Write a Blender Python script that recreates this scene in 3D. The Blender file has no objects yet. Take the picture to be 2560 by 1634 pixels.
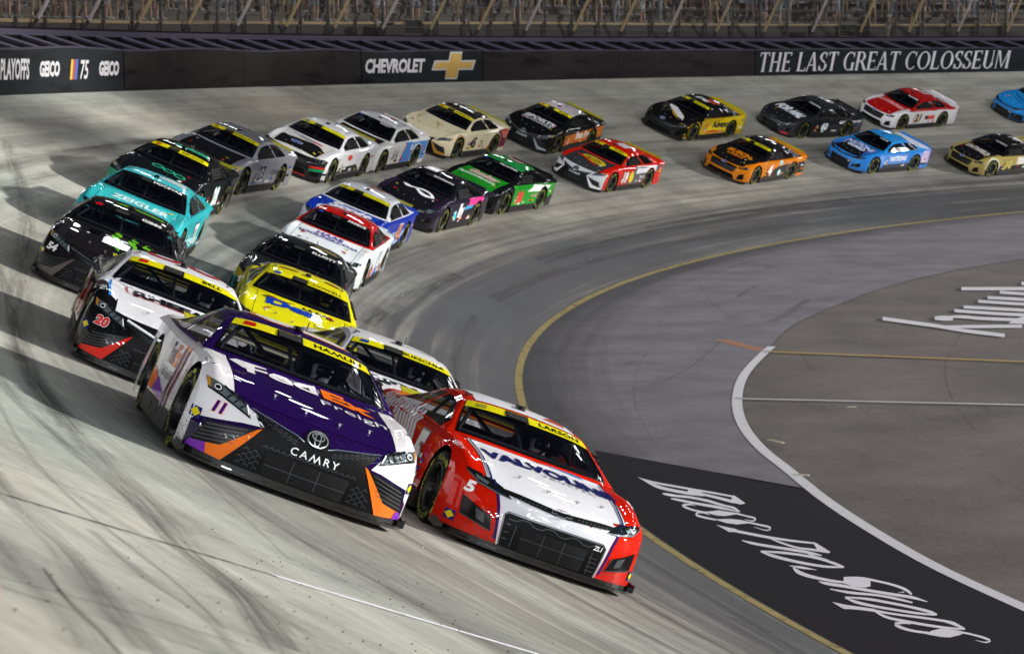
import bpy, bmesh, math, random
import numpy as np
from mathutils import Vector, Matrix, noise
from mathutils.bvhtree import BVHTree
from math import sin, cos, tan, radians as R_, pi, sqrt, atan2, hypot
random.seed(7)
S = bpy.context.scene
COL = S.collection

# ------------------------------------------------------------------ camera
CAM = dict(f=5522.83, pitch=.1171374, roll=-.0123418, h=6.06335)
cd = bpy.data.cameras.new('camera'); cam = bpy.data.objects.new('camera', cd); COL.objects.link(cam)
_p, _r = CAM['pitch'], CAM['roll']
_F = Vector((0, cos(_p), -sin(_p))); _U0 = Vector((0, sin(_p), cos(_p))); _R0 = Vector((1, 0, 0))
_R = cos(_r) * _R0 + sin(_r) * _U0; _U = -sin(_r) * _R0 + cos(_r) * _U0
m = Matrix((_R, _U, -_F)).transposed().to_4x4(); m.translation = (0, 0, CAM['h'])
cam.matrix_world = m
cd.sensor_width = 36; cd.lens = CAM['f'] / 2560 * 36; cd.clip_start = .3; cd.clip_end = 2000
cd.dof.use_dof = True; cd.dof.focus_distance = 19.0; cd.dof.aperture_fstop = 5.0
S.camera = cam

# ------------------------------------------------------------------ light: night sky, ring of stadium floodlights on the far sky line, one key lamp
SUN_AZ, SUN_EL = R_(12), R_(8)          # direction the key light comes from (azimuth from +X)
W = bpy.data.worlds.new('World'); S.world = W; W.use_nodes = True
nt = W.node_tree; nt.nodes.clear(); N = nt.nodes.new; LK = nt.links.new
out = N('ShaderNodeOutputWorld'); bg = N('ShaderNodeBackground'); sky = N('ShaderNodeTexSky')
sky.sky_type = 'NISHITA'; sky.sun_disc = False; sky.sun_elevation = SUN_EL; sky.sun_rotation = pi / 2 - SUN_AZ
bg.inputs['Strength'].default_value = .007
LK(sky.outputs[0], bg.inputs['Color'])
def mth(op, a, b=None, c=None):
    n = N('ShaderNodeMath'); n.operation = op
    for i, v in enumerate((a, b, c)):
        if v is None: continue
        if isinstance(v, (int, float)): n.inputs[i].default_value = v
        else: LK(v, n.inputs[i])
    return n.outputs[0]
tc = N('ShaderNodeTexCoord'); sx = N('ShaderNodeSeparateXYZ'); LK(tc.outputs['Generated'], sx.inputs[0])
az = mth('ARCTAN2', sx.outputs[1], sx.outputs[0]); el = mth('ARCSINE', sx.outputs[2])
rows = None
for n_, e0, w_, ph in ((44, 16, .42, 0.0), (44, 18.5, .42, .31), (44, 21, .42, .62)):
    fr = mth('FRACT', mth('ADD', mth('MULTIPLY', az, n_ / (2 * pi)), ph))
    a_ = mth('LESS_THAN', mth('ABSOLUTE', mth('SUBTRACT', fr, .5)), .085)
    b_ = mth('LESS_THAN', mth('ABSOLUTE', mth('SUBTRACT', el, R_(e0))), R_(w_))
    k_ = mth('MULTIPLY', a_, b_)
    rows = k_ if rows is None else mth('ADD', rows, k_)
# banks over the grandstand behind the photographer are the brightest
wgt = mth('ADD', mth('MULTIPLY', mth('MAXIMUM', mth('COSINE', mth('SUBTRACT', az, R_(-100))), 0.0), 1.0), .14)
fl = N('ShaderNodeBackground'); fl.inputs['Color'].default_value = (.93, .95, 1, 1)
LK(mth('MULTIPLY', mth('MULTIPLY', rows, wgt), 175.0), fl.inputs['Strength'])
ad = N('ShaderNodeAddShader'); LK(bg.outputs[0], ad.inputs[0]); LK(fl.outputs[0], ad.inputs[1]); LK(ad.outputs[0], out.inputs['Surface'])
W.cycles.sampling_method = 'MANUAL'; W.cycles.sample_map_resolution = 2048
sl = bpy.data.lights.new('sun', 'SUN'); so = bpy.data.objects.new('sun', sl); COL.objects.link(so)
sl.energy = 4.6; sl.angle = R_(2.0); sl.color = (1, .975, .93)
sd = Vector((cos(SUN_AZ) * cos(SUN_EL), sin(SUN_AZ) * cos(SUN_EL), sin(SUN_EL)))
so.rotation_euler = sd.to_track_quat('Z', 'Y').to_euler()
S.view_settings.view_transform = 'Standard'; S.view_settings.look = 'None'; S.view_settings.exposure = .35; S.view_settings.gamma = 1

# ------------------------------------------------------------------ helpers
def tag(o, label=None, cat=None, group=None, kind=None):
    if label: o['label'] = label
    if cat: o['category'] = cat
    if group: o['group'] = group
    if kind: o['kind'] = kind
    return o
def empty(name, label, cat, group=None, mw=None):
    o = bpy.data.objects.new(name, None); COL.objects.link(o); o.empty_display_size = .3
    if mw is not None: o.matrix_world = mw
    return tag(o, label, cat, group)
def link(name, me, mats, parent=None, smooth=False):
    o = bpy.data.objects.new(name, me); COL.objects.link(o)
    if not isinstance(mats, (list, tuple)): mats = [mats]
    if len(me.materials) == 0:
        for x in mats: me.materials.append(x)
    if parent: o.parent = parent
    if smooth and len(me.polygons): me.polygons.foreach_set('use_smooth', [True] * len(me.polygons))
    return o
def mesh(name, V, F):
    me = bpy.data.meshes.new(name); me.from_pydata([tuple(map(float, v)) for v in V], [], [tuple(int(i) for i in f) for f in F]); me.update(); return me
def cr(xs, Y, x):
    """Catmull-Rom through (xs, Y[k]) evaluated at x; Y may be vectors"""
    xs = np.asarray(xs, float); Y = np.asarray(Y, float); x = np.atleast_1d(x).astype(float)
    M = np.zeros_like(Y); d = np.diff(Y, axis=0) / np.diff(xs).reshape((-1,) + (1,) * (Y.ndim - 1))
    M[1:-1] = (d[1:] + d[:-1]) / 2; M[0] = d[0]; M[-1] = d[-1]
    i = np.clip(np.searchsorted(xs, x) - 1, 0, len(xs) - 2); h = (xs[i + 1] - xs[i]); t = (x - xs[i]) / h
    sh = (-1,) + (1,) * (Y.ndim - 1); h = h.reshape(sh); t = t.reshape(sh)
    return (2 * t**3 - 3 * t**2 + 1) * Y[i] + (t**3 - 2 * t**2 + t) * h * M[i] + (-2 * t**3 + 3 * t**2) * Y[i + 1] + (t**3 - t**2) * h * M[i + 1]
class MB:
    """collects simple shapes into one mesh"""
    def __init__(s): s.V = []; s.F = []; s.MI = []
    def add(s, V, F, mi=0):
        b = len(s.V); s.V += [tuple(v) for v in V]; s.F += [tuple(b + i for i in f) for f in F]; s.MI += [mi] * len(F)
    def hexa(s, P, mi=0):  # 8 points: bottom 4, top 4
        s.add(P, [(0, 3, 2, 1), (4, 5, 6, 7), (0, 1, 5, 4), (1, 2, 6, 5), (2, 3, 7, 6), (3, 0, 4, 7)], mi)
    def box(s, c, d, mi=0, M=None):
        P = [Vector((c[0] + i * d[0] / 2, c[1] + j * d[1] / 2, c[2] + k * d[2] / 2)) for k in (-1, 1) for i, j in ((-1, -1), (1, -1), (1, 1), (-1, 1))]
        if M: P = [M @ p for p in P]
        s.hexa(P, mi)
    def tube(s, pts, r, n=8, mi=0, caps=True):
        pts = [Vector(p) for p in pts]; rr = r if isinstance(r, (list, tuple)) else [r] * len(pts); V = []; F = []
        up = None
        for i, p in enumerate(pts):
            d = (pts[min(i + 1, len(pts) - 1)] - pts[max(i - 1, 0)]).normalized()
            if up is None: up = Vector((0, 0, 1)) if abs(d.z) < .9 else Vector((1, 0, 0))
            a = d.cross(up).normalized(); b = a.cross(d).normalized(); up = b
            for k in range(n):
                t = 2 * pi * k / n; V.append(p + (a * cos(t) + b * sin(t)) * rr[i])
        for i in range(len(pts) - 1):
            for k in range(n):
                k2 = (k + 1) % n; F.append((i * n + k, i * n + k2, (i + 1) * n + k2, (i + 1) * n + k))
        if caps: F.append(tuple(range(n))); F.append(tuple((len(pts) - 1) * n + n - 1 - k for k in range(n)))
        s.add(V, F, mi)
    def lathe(s, prof, n=32, mi=0, axis='Y', c=(0, 0, 0)):
        V = []; F = []
        for (r, h) in prof:
            for k in range(n):
                t = 2 * pi * k / n; V.append((c[0] + r * cos(t), c[1] + h, c[2] + r * sin(t)) if axis == 'Y' else (c[0] + r * cos(t), c[1] + r * sin(t), c[2] + h))
        for i in range(len(prof) - 1):
            for k in range(n):
                k2 = (k + 1) % n; F.append((i * n + k, (i + 1) * n + k, (i + 1) * n + k2, i * n + k2))
        s.add(V, F, mi)
    def me(s, name='m'):
        me = mesh(name, s.V, s.F)
        if any(s.MI): me.polygons.foreach_set('material_index', s.MI)
        return me
    def build(s, name, mats, parent=None, smooth=False):
        me = mesh(name, s.V, s.F)
        for x in (mats if isinstance(mats, (list, tuple)) else [mats]): me.materials.append(x)
        me.polygons.foreach_set('material_index', s.MI)
        return link(name, me, mats, parent, smooth)

def srgb(h):
    if isinstance(h, (tuple, list)): return tuple(h[:3]) + (1,)
    c = [int(h[i:i + 2], 16) / 255 for i in (0, 2, 4)]
    return tuple(x / 12.92 if x <= .04045 else ((x + .055) / 1.055) ** 2.4 for x in c) + (1,)
MATS = {}
def mat(name, col, rough=.5, metal=0., coat=0., emit=None, spec=None, bump=0., bscale=40., dirt=0., alpha=1.):
    if name in MATS: return MATS[name]
    m = bpy.data.materials.new(name); m.use_nodes = True; t = m.node_tree; b = t.nodes['Principled BSDF']
    c = srgb(col); b.inputs['Base Color'].default_value = c; b.inputs['Roughness'].default_value = rough
    b.inputs['Metallic'].default_value = metal; b.inputs['Coat Weight'].default_value = coat; b.inputs['Coat Roughness'].default_value = .035
    if spec is not None: b.inputs['Specular IOR Level'].default_value = spec
    if emit: b.inputs['Emission Color'].default_value = c; b.inputs['Emission Strength'].default_value = emit
    if alpha < 1: b.inputs['Alpha'].default_value = alpha
    if bump or dirt:
        tc = t.nodes.new('ShaderNodeTexCoord'); n = t.nodes.new('ShaderNodeTexNoise'); n.inputs['Scale'].default_value = bscale; n.inputs['Detail'].default_value = 6
        t.links.new(tc.outputs['Object'], n.inputs['Vector'])
        if bump:
            bp = t.nodes.new('ShaderNodeBump'); bp.inputs['Strength'].default_value = bump; bp.inputs['Distance'].default_value = .02
            t.links.new(n.outputs[0], bp.inputs['Height']); t.links.new(bp.outputs[0], b.inputs['Normal'])
        if dirt:
            r = t.nodes.new('ShaderNodeValToRGB'); r.color_ramp.elements[0].position = .35; r.color_ramp.elements[1].position = .7
            k = 1 - dirt; r.color_ramp.elements[0].color = (c[0] * k + .02 * dirt, c[1] * k + .018 * dirt, c[2] * k + .016 * dirt, 1); r.color_ramp.elements[1].color = c
            t.links.new(n.outputs[0], r.inputs[0]); t.links.new(r.outputs[0], b.inputs['Base Color'])
    MATS[name] = m; return m
def paint(hexc, metal=0., rough=.28):
    """race paint: glossy film with brake dust specks and fine scuffs"""
    k = 'paint_%s_%s_%s' % (hexc, metal, rough)
    if k in MATS: return MATS[k]
    m = bpy.data.materials.new('car_paint_' + str(hexc)); m.use_nodes = True; t = m.node_tree; b = t.nodes['Principled BSDF']; L = t.links.new; Nn = t.nodes.new
    c = srgb(hexc); b.inputs['Metallic'].default_value = metal; b.inputs['Coat Weight'].default_value = .65; b.inputs['Coat Roughness'].default_value = .025; b.inputs['Specular IOR Level'].default_value = 0.
    tc = Nn('ShaderNodeTexCoord'); n1 = Nn('ShaderNodeTexNoise'); n1.inputs['Scale'].default_value = 55; n1.inputs['Detail'].default_value = 3
    n2 = Nn('ShaderNodeTexNoise'); n2.inputs['Scale'].default_value = 4; n2.inputs['Detail'].default_value = 8
    L(tc.outputs['Object'], n1.inputs[0]); L(tc.outputs['Object'], n2.inputs[0])
    sx = Nn('ShaderNodeSeparateXYZ'); L(tc.outputs['Object'], sx.inputs[0])
    lo = Nn('ShaderNodeMapRange'); lo.inputs[1].default_value = .1; lo.inputs[2].default_value = .75; lo.inputs[3].default_value = .20; lo.inputs[4].default_value = 0; L(sx.outputs[2], lo.inputs[0])
    a = Nn('ShaderNodeMath'); a.operation = 'ADD'; L(n1.outputs[0], a.inputs[0]); L(lo.outputs[0], a.inputs[1])
    r = Nn('ShaderNodeValToRGB'); r.color_ramp.elements[0].position = .66; r.color_ramp.elements[1].position = .80; r.color_ramp.elements[1].color = (.75, .75, .75, 1); L(a.outputs[0], r.inputs[0])
    mx = Nn('ShaderNodeMix'); mx.data_type = 'RGBA'; L(r.outputs[0], mx.inputs[0]); mx.inputs[6].default_value = c; mx.inputs[7].default_value = (.05, .045, .04, 1)
    L(mx.outputs[2], b.inputs['Base Color'])
    rr = Nn('ShaderNodeMapRange'); rr.inputs[3].default_value = .6; rr.inputs[4].default_value = 1.; L(n2.outputs[0], rr.inputs[0]); L(rr.outputs[0], b.inputs['Roughness'])
    MATS[k] = m; return m
def film(hexc, rough=.35):
    return mat('vinyl_' + hexc, hexc, rough=.9, coat=.6, spec=0.)

# ------------------------------------------------------------------ the banked turn (all in metres): circle centre, inner radius, straights
G = dict(cx=63.0313, cy=42.3262, R=62.9193, b=.367327, k=.00327161, W=12.8695, a=1.580744, e=4.719256)
def zt(u): return (math.tan(G['b']) * u + G['k'] * u * u) if u > 0 else 0.
def P2(th, u):
    t = min(max(th, G['a']), G['e']); ex = th - t
    return (G['cx'] + cos(t) * (G['R'] + u) - sin(t) * ex * G['R'], G['cy'] + sin(t) * (G['R'] + u) + cos(t) * ex * G['R'])
def P3(th, u, dz=0.): x, y = P2(th, u); return Vector((x, y, zt(u) + dz))
def frame(th, u, d=0.):
    P = P3(th, u); T = (P3(th + 1e-3, u) - P3(th - 1e-3, u)).normalized(); O = P3(th, u + .05) - P3(th, u - .05); O = (O - T * O.dot(T)).normalized()
    L = -O; Nn = T.cross(L); F = cos(d) * T + sin(d) * L; L = -sin(d) * T + cos(d) * L
    m = Matrix((F, L, Nn)).transposed().to_4x4(); m.translation = P; return m
def inv(x, y):
    dx, dy = x - G['cx'], y - G['cy']; th = atan2(dy, dx) % (2 * pi)
    if G['a'] < th < G['e']: return th, hypot(dx, dy) - G['R']
    a = G['a'] if dy > 0 else G['e']
    u = dx * cos(a) + dy * sin(a) - G['R']; s = -dx * sin(a) + dy * cos(a); return a + s / G['R'], u
def grid_mesh(name, ths, us, dz=0., uv=True):
    V = [P3(t, u, dz) for t in ths for u in us]; n = len(us)
    F = [(i * n + j, i * n + j + 1, (i + 1) * n + j + 1, (i + 1) * n + j) for i in range(len(ths) - 1) for j in range(n - 1)]
    me = mesh(name, V, F)
    if uv:
        l = me.uv_layers.new(name='UVMap'); idx = np.zeros(len(me.loops), int); me.loops.foreach_get('vertex_index', idx)
        T = np.repeat(np.array(ths) * G['R'], n); U = np.tile(np.array(us), len(ths)); l.data.foreach_set('uv', np.stack([T[idx], U[idx]], 1).ravel())
    me.polygons.foreach_set('use_smooth', [True] * len(me.polygons))
    return me
# a strip along a path of (x, y) ground points, laid dz above the track surface
def strip(name, pts, w, m, dz, parent=None, uv=True):
    V = []; n = len(pts); UV = []; s = 0
    for i, p in enumerate(pts):
        a = Vector(pts[max(i - 1, 0)]); b = Vector(pts[min(i + 1, n - 1)]); d = (b - a).normalized(); nn = Vector((-d.y, d.x)); ww = w(i / (n - 1)) if callable(w) else w
        if i: s += (Vector(p) - Vector(pts[i - 1])).length
        for k in (-1, 0, 1):
            q = Vector(p) + nn * ww / 2 * k; th, u = inv(q.x, q.y); V.append((q.x, q.y, zt(u) + dz)); UV.append((s, .5 + .5 * k))
    F = [(i * 3 + j + 1, i * 3 + j, (i + 1) * 3 + j, (i + 1) * 3 + j + 1) for i in range(n - 1) for j in range(2)]
    me = mesh(name, V, F)
    l = me.uv_layers.new(name='UVMap'); idx = np.zeros(len(me.loops), int); me.loops.foreach_get('vertex_index', idx); l.data.foreach_set('uv', np.array(UV)[idx].ravel())
    return link(name, me, m, parent)

# ------------------------------------------------------------------ surfaces
def nodes(m): m.use_nodes = True; t = m.node_tree; return t, t.nodes['Principled BSDF'], t.nodes.new, t.links.new
def ramp(Nn, stops):
    r = Nn('ShaderNodeValToRGB'); e = r.color_ramp.elements
    while len(e) < len(stops): e.new(.5)
    for i, (p, c) in enumerate(stops): e[i].position = p; e[i].color = c if len(c) == 4 else tuple(c) + (1,)
    return r
def concrete_mat():
    m = bpy.data.materials.new('track_concrete'); t, b, Nn, L = nodes(m)
    uv = Nn('ShaderNodeUVMap'); uv.uv_map = 'UVMap'; sp = Nn('ShaderNodeSeparateXYZ'); L(uv.outputs[0], sp.inputs[0])
    def noise_(sx_, sy_, det=5, rough=.6, off=0.):
        mp = Nn('ShaderNodeMapping'); mp.inputs['Scale'].default_value = (sx_, sy_, 1); mp.inputs['Location'].default_value = (off, off * .7, 0); L(uv.outputs[0], mp.inputs[0])
        n = Nn('ShaderNodeTexNoise'); n.inputs['Scale'].default_value = 1; n.inputs['Detail'].default_value = det; n.inputs['Roughness'].default_value = rough; L(mp.outputs[0], n.inputs['Vector']); return n.outputs[0]
    def M(op, a, b_=None, c=None):
        n = Nn('ShaderNodeMath'); n.operation = op
        for i, v in enumerate((a, b_, c)):
            if v is None: continue
            if isinstance(v, (int, float)): n.inputs[i].default_value = v
            else: L(v, n.inputs[i])
        return n.outputs[0]
    b.inputs['Specular IOR Level'].default_value = .2
    # base concrete with grain and mottling
    mot = noise_(.5, .9, 8, .65); grain = noise_(9, 14, 4, .7, 3.)
    base = ramp(Nn, [(.32, srgb('91918b')), (.50, srgb('b8b7ae')), (.70, srgb('d4d2c8'))]); L(M('ADD', M('MULTIPLY', mot, .75), M('MULTIPLY', grain, .25)), base.inputs[0])
    # rubber laid down along the racing lines: heavy low groove, softer middle, patches higher up
    wob = noise_(.035, .25, 3, .5, 9.)
    u = M('ADD', sp.outputs[1], M('MULTIPLY', M('SUBTRACT', wob, .5), 1.6))
    un = M('DIVIDE', u, 13.)
    prof = ramp(Nn, [(0, (.84,) * 3), (.04, (.98,) * 3), (.10, (.95,) * 3), (.18, (.78,) * 3), (.25, (.56,) * 3), (.32, (.38,) * 3), (.40, (.28,) * 3), (.46, (.42,) * 3), (.54, (.38,) * 3), (.62, (.16,) * 3), (.74, (.08,) * 3), (.86, (.16,) * 3), (1., (.04,) * 3)]); L(un, prof.inputs[0])
    st = noise_(.045, 3.6, 9, .72, 5.); st2 = noise_(.03, .9, 6, .65, 21.)
    k = M('MULTIPLY', prof.outputs[0], M('ADD', .30, M('MULTIPLY', M('ADD', M('MULTIPLY', st, .6), M('MULTIPLY', st2, .6)), 1.25)))
    k = M('ADD', k, M('MULTIPLY', M('SUBTRACT', st, .48), 1.25))
    kk = Nn('ShaderNodeClamp'); L(k, kk.inputs[0]); kk.inputs[2].default_value = .93
    hue = ramp(Nn, [(.35, (1.03, 1.0, .95, 1)), (.5, (1, 1, 1, 1)), (.65, (.93, 1.0, 1.01, 1))]); L(noise_(.07, .35, 3, .5, 33.), hue.inputs[0])
    far_falloff = Nn('ShaderNodeMapRange'); far_falloff.interpolation_type = 'SMOOTHSTEP'; far_falloff.inputs[1].default_value = R_(150) * G['R']; far_falloff.inputs[2].default_value = R_(196) * G['R']; L(sp.outputs[0], far_falloff.inputs[0])  # light falloff toward the far turn, painted into the concrete colour
    om = Nn('ShaderNodeMix'); om.data_type = 'RGBA'; L(far_falloff.outputs[0], om.inputs[0]); om.inputs[6].default_value = (.80, .765, .72, 1); om.inputs[7].default_value = (1, 1, .98, 1)
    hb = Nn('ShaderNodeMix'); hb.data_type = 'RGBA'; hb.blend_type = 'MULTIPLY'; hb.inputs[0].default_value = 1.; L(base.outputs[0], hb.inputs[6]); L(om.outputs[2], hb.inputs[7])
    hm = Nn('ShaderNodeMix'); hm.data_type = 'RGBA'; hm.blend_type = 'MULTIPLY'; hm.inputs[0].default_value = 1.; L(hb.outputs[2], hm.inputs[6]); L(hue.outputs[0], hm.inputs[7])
    fine = ramp(Nn, [(.56, (0, 0, 0, 1)), (.66, (.55, .55, .55, 1))]); L(noise_(.5, 26, 6, .75, 2.), fine.inputs[0])
    mx = Nn('ShaderNodeMix'); mx.data_type = 'RGBA'; L(kk.outputs[0], mx.inputs[0]); L(hm.outputs[2], mx.inputs[6]); mx.inputs[7].default_value = srgb('33343a')
    # slab joints across the banking
    j = M('FRACT', M('DIVIDE', sp.outputs[0], 4.6)); jl = M('LESS_THAN', j, .005)
    m2 = Nn('ShaderNodeMix'); m2.data_type = 'RGBA'; L(M('MAXIMUM', M('MULTIPLY', jl, .5), M('MULTIPLY', fine.outputs[0], .35)), m2.inputs[0]); L(mx.outputs[2], m2.inputs[6]); m2.inputs[7].default_value = srgb('3a3733')
    L(m2.outputs[2], b.inputs['Base Color'])
    rg = Nn('ShaderNodeMapRange'); rg.inputs[3].default_value = .82; rg.inputs[4].default_value = .5; L(kk.outputs[0], rg.inputs[0]); L(rg.outputs[0], b.inputs['Roughness'])
    bp = Nn('ShaderNodeBump'); bp.inputs['Strength'].default_value = .35; bp.inputs['Distance'].default_value = .01; L(grain, bp.inputs['Height']); L(bp.outputs[0], b.inputs['Normal'])
    return m
def pave_mat(name, c0, c1, sc=.5, streak=1., spot=.25, groove=False):
    m = bpy.data.materials.new(name); t, b, Nn, L = nodes(m); tc = Nn('ShaderNodeTexCoord')
    def nz(s, det=7, loc=0., sc3=(1, 1, 1)):
        mp = Nn('ShaderNodeMapping'); mp.inputs['Scale'].default_value = sc3; mp.inputs['Location'].default_value = (loc, loc, 0); L(tc.outputs['Object'], mp.inputs[0]); n = Nn('ShaderNodeTexNoise'); n.inputs['Scale'].default_value = s; n.inputs['Detail'].default_value = det; n.inputs['Roughness'].default_value = .65; L(mp.outputs[0], n.inputs[0]); return n.outputs[0]
    a = Nn('ShaderNodeMath'); a.operation = 'MULTIPLY_ADD'; L(nz(sc), a.inputs[0]); a.inputs[1].default_value = .55
    g = Nn('ShaderNodeMath'); g.operation = 'MULTIPLY'; L(nz(22, 4, 5.), g.inputs[0]); g.inputs[1].default_value = .45; L(g.outputs[0], a.inputs[2])
    r = ramp(Nn, [(.38, srgb(c0)), (.62, srgb(c1))]); L(a.outputs[0], r.inputs[0])
    s = ramp(Nn, [(.60, (0, 0, 0)), (.72, (spot,) * 3)]); L(nz(1.3, 5, 11., (1., .22 * streak, 1)), s.inputs[0])
    mx = Nn('ShaderNodeMix'); mx.data_type = 'RGBA'; L(s.outputs[0], mx.inputs[0]); L(r.outputs[0], mx.inputs[6]); mx.inputs[7].default_value = srgb('2c2a2c'); col = mx.outputs[2]
    if groove:      # rubber swept down off the racing line
        uv = Nn('ShaderNodeUVMap'); uv.uv_map = 'UVMap'; sp = Nn('ShaderNodeSeparateXYZ'); L(uv.outputs[0], sp.inputs[0])
        mp = Nn('ShaderNodeMapping'); mp.inputs['Scale'].default_value = (.05, 2.2, 1); L(uv.outputs[0], mp.inputs[0]); nn = Nn('ShaderNodeTexNoise'); nn.inputs['Scale'].default_value = 1; nn.inputs['Detail'].default_value = 7; nn.inputs['Roughness'].default_value = .7; L(mp.outputs[0], nn.inputs[0])
        ad = Nn('ShaderNodeMath'); ad.operation = 'MULTIPLY_ADD'; L(nn.outputs[0], ad.inputs[0]); ad.inputs[1].default_value = 2.4; L(sp.outputs[1], ad.inputs[2])
        mr = Nn('ShaderNodeMapRange'); mr.interpolation_type = 'SMOOTHSTEP'; mr.inputs[1].default_value = -.9; mr.inputs[2].default_value = 1.2; mr.inputs[3].default_value = 0; mr.inputs[4].default_value = .85; L(ad.outputs[0], mr.inputs[0])
        m3 = Nn('ShaderNodeMix'); m3.data_type = 'RGBA'; L(mr.outputs[0], m3.inputs[0]); L(col, m3.inputs[6]); m3.inputs[7].default_value = srgb('302f35'); col = m3.outputs[2]
    L(col, b.inputs['Base Color'])
    b.inputs['Roughness'].default_value = .78; bp = Nn('ShaderNodeBump'); bp.inputs['Strength'].default_value = .3; bp.inputs['Distance'].default_value = .01; L(nz(40, 3), bp.inputs['Height']); L(bp.outputs[0], b.inputs['Normal']); return m
def worn_mat(name, col, wear=.5, scale=6., edge=False):
    """road paint or rubber with ragged gaps"""
    m = bpy.data.materials.new(name); t, b, Nn, L = nodes(m); tc = Nn('ShaderNodeTexCoord'); n = Nn('ShaderNodeTexNoise'); n.inputs['Scale'].default_value = scale; n.inputs['Detail'].default_value = 9; n.inputs['Roughness'].default_value = .7; 
    if edge:
        u0 = Nn('ShaderNodeUVMap'); u0.uv_map = 'UVMap'; mp = Nn('ShaderNodeMapping'); mp.inputs['Scale'].default_value = (.12 * scale, 1.6 * scale, 1); L(u0.outputs[0], mp.inputs[0]); L(mp.outputs[0], n.inputs[0]); n.inputs['Scale'].default_value = 1.
    else: L(tc.outputs['Object'], n.inputs[0])
    b.inputs['Base Color'].default_value = srgb(col); b.inputs['Roughness'].default_value = .75; b.inputs['Specular IOR Level'].default_value = .15
    r = ramp(Nn, [(max(0, wear - .12), (0, 0, 0)), (min(1, wear + .12), (1, 1, 1))]); L(n.outputs[0], r.inputs[0]); o = r.outputs[0]
    if edge:
        uv = Nn('ShaderNodeUVMap'); uv.uv_map = 'UVMap'; sp = Nn('ShaderNodeSeparateXYZ'); L(uv.outputs[0], sp.inputs[0])
        def M(op, a, b_):
            q = Nn('ShaderNodeMath'); q.operation = op
            for i, v in enumerate((a, b_)):
                if isinstance(v, (int, float)): q.inputs[i].default_value = v
                else: L(v, q.inputs[i])
            return q.outputs[0]
        e = M('SUBTRACT', 1., M('POWER', M('ABSOLUTE', M('MULTIPLY', M('SUBTRACT', sp.outputs[1], .5), 2.), 0.), 2.)); o = M('MULTIPLY', M('MULTIPLY', o, e), edge)
    L(o, b.inputs['Alpha']); return m
def struct(o): o['kind'] = 'structure'; return o

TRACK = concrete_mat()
ths = [R_(a) for a in np.arange(40, 262, .5)]
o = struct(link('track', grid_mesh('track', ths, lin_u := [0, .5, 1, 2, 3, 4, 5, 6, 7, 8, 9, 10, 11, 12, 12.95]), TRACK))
# flat ground: one sheet to the horizon, the apron and the pit road above it
INF = pave_mat('pit_road_asphalt', '504945', '7a726c', .35, 1., .4)
APR = pave_mat('apron_asphalt', '615e65', '8b878e', .5, 1., .35, groove=True)
DARK = mat('sealed_asphalt', '29282e', rough=.85, spec=.1, bump=.3, bscale=60, dirt=.25)
g = MB(); g.add([(-900, -900, -.02), (900, -900, -.02), (900, 900, -.02), (-900, 900, -.02)], [(0, 1, 2, 3)]); struct(g.build('ground', INF))
ARC = [(5.6, 47.3), (5.36, 46.42), (4.53, 42.87), (4.13, 40.2), (3.93, 38.0), (3.88, 36.2), (3.95, 34.4), (4.1, 32.94), (4.37, 30.25), (4.66, 28.36), (5.09, 26.19), (5.68, 24.12), (6.5, 21.6), (8.2, 17.2), (12, 8.5), (17, -2)]
EDGE = [(5.36, 46.42), (6.49, 51.01), (7.86, 54.56), (10.45, 60.25), (13.07, 64.44), (15.78, 67.72), (20.5, 72.2), (30, 79.5), (45, 88)]
def dens(P, n=90): return [tuple(q) for q in cr(np.cumsum([0] + [hypot(P[i + 1][0] - P[i][0], P[i + 1][1] - P[i][1]) for i in range(len(P) - 1)]), P, np.linspace(0, sum(hypot(P[i + 1][0] - P[i][0], P[i + 1][1] - P[i][1]) for i in range(len(P) - 1)), n))]
ARCd = dens(ARC); EDGEd = dens(EDGE, 60)
inner = EDGEd[::-1] + ARCd[3:]          # from far straight round to the near exit
V = []; NA = 9; UVA = []
for x, y in inner:
    th, u = inv(x, y); p = P2(th, 0.)
    for q in range(NA):
        f = 1 - (1 - q / (NA - 1)) ** 1.6; V.append((x + (p[0] - x) * f, y + (p[1] - y) * f, .003)); UVA.append((th * G['R'], u * (1 - f)))
F = [(i * NA + j, i * NA + j + 1, (i + 1) * NA + j + 1, (i + 1) * NA + j) for i in range(len(inner) - 1) for j in range(NA - 1)]
me = mesh('apron', V, F); l = me.uv_layers.new(name='UVMap'); idx = np.zeros(len(me.loops), int); me.loops.foreach_get('vertex_index', idx); l.data.foreach_set('uv', np.array(UVA)[idx].ravel())
struct(link('apron', me, APR))
# dark sealed patch on the apron that carries the painted name
near = [(x, y) for x, y in ARCd if y < 31.3]; V = []
J0, J1 = Vector((1.30, 34.6)), Vector((4.2, 31.1))
sec = [((J1.x, J1.y), (J0.x, J0.y))]
for x, y in near: th, u = inv(x, y); p = P2(th, -.12); sec.append(((x, y), p))
sec = [sec[0]] + [s for s in sec[1:] if s[1][1] < 34.2]
for a, b in sec: V += [(a[0], a[1], .0055), (b[0], b[1], .0055)]
struct(link('sealed_apron', mesh('sealed_apron', V, [(2 * i, 2 * i + 1, 2 * i + 3, 2 * i + 2) for i in range(len(sec) - 1)]), DARK))
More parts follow.
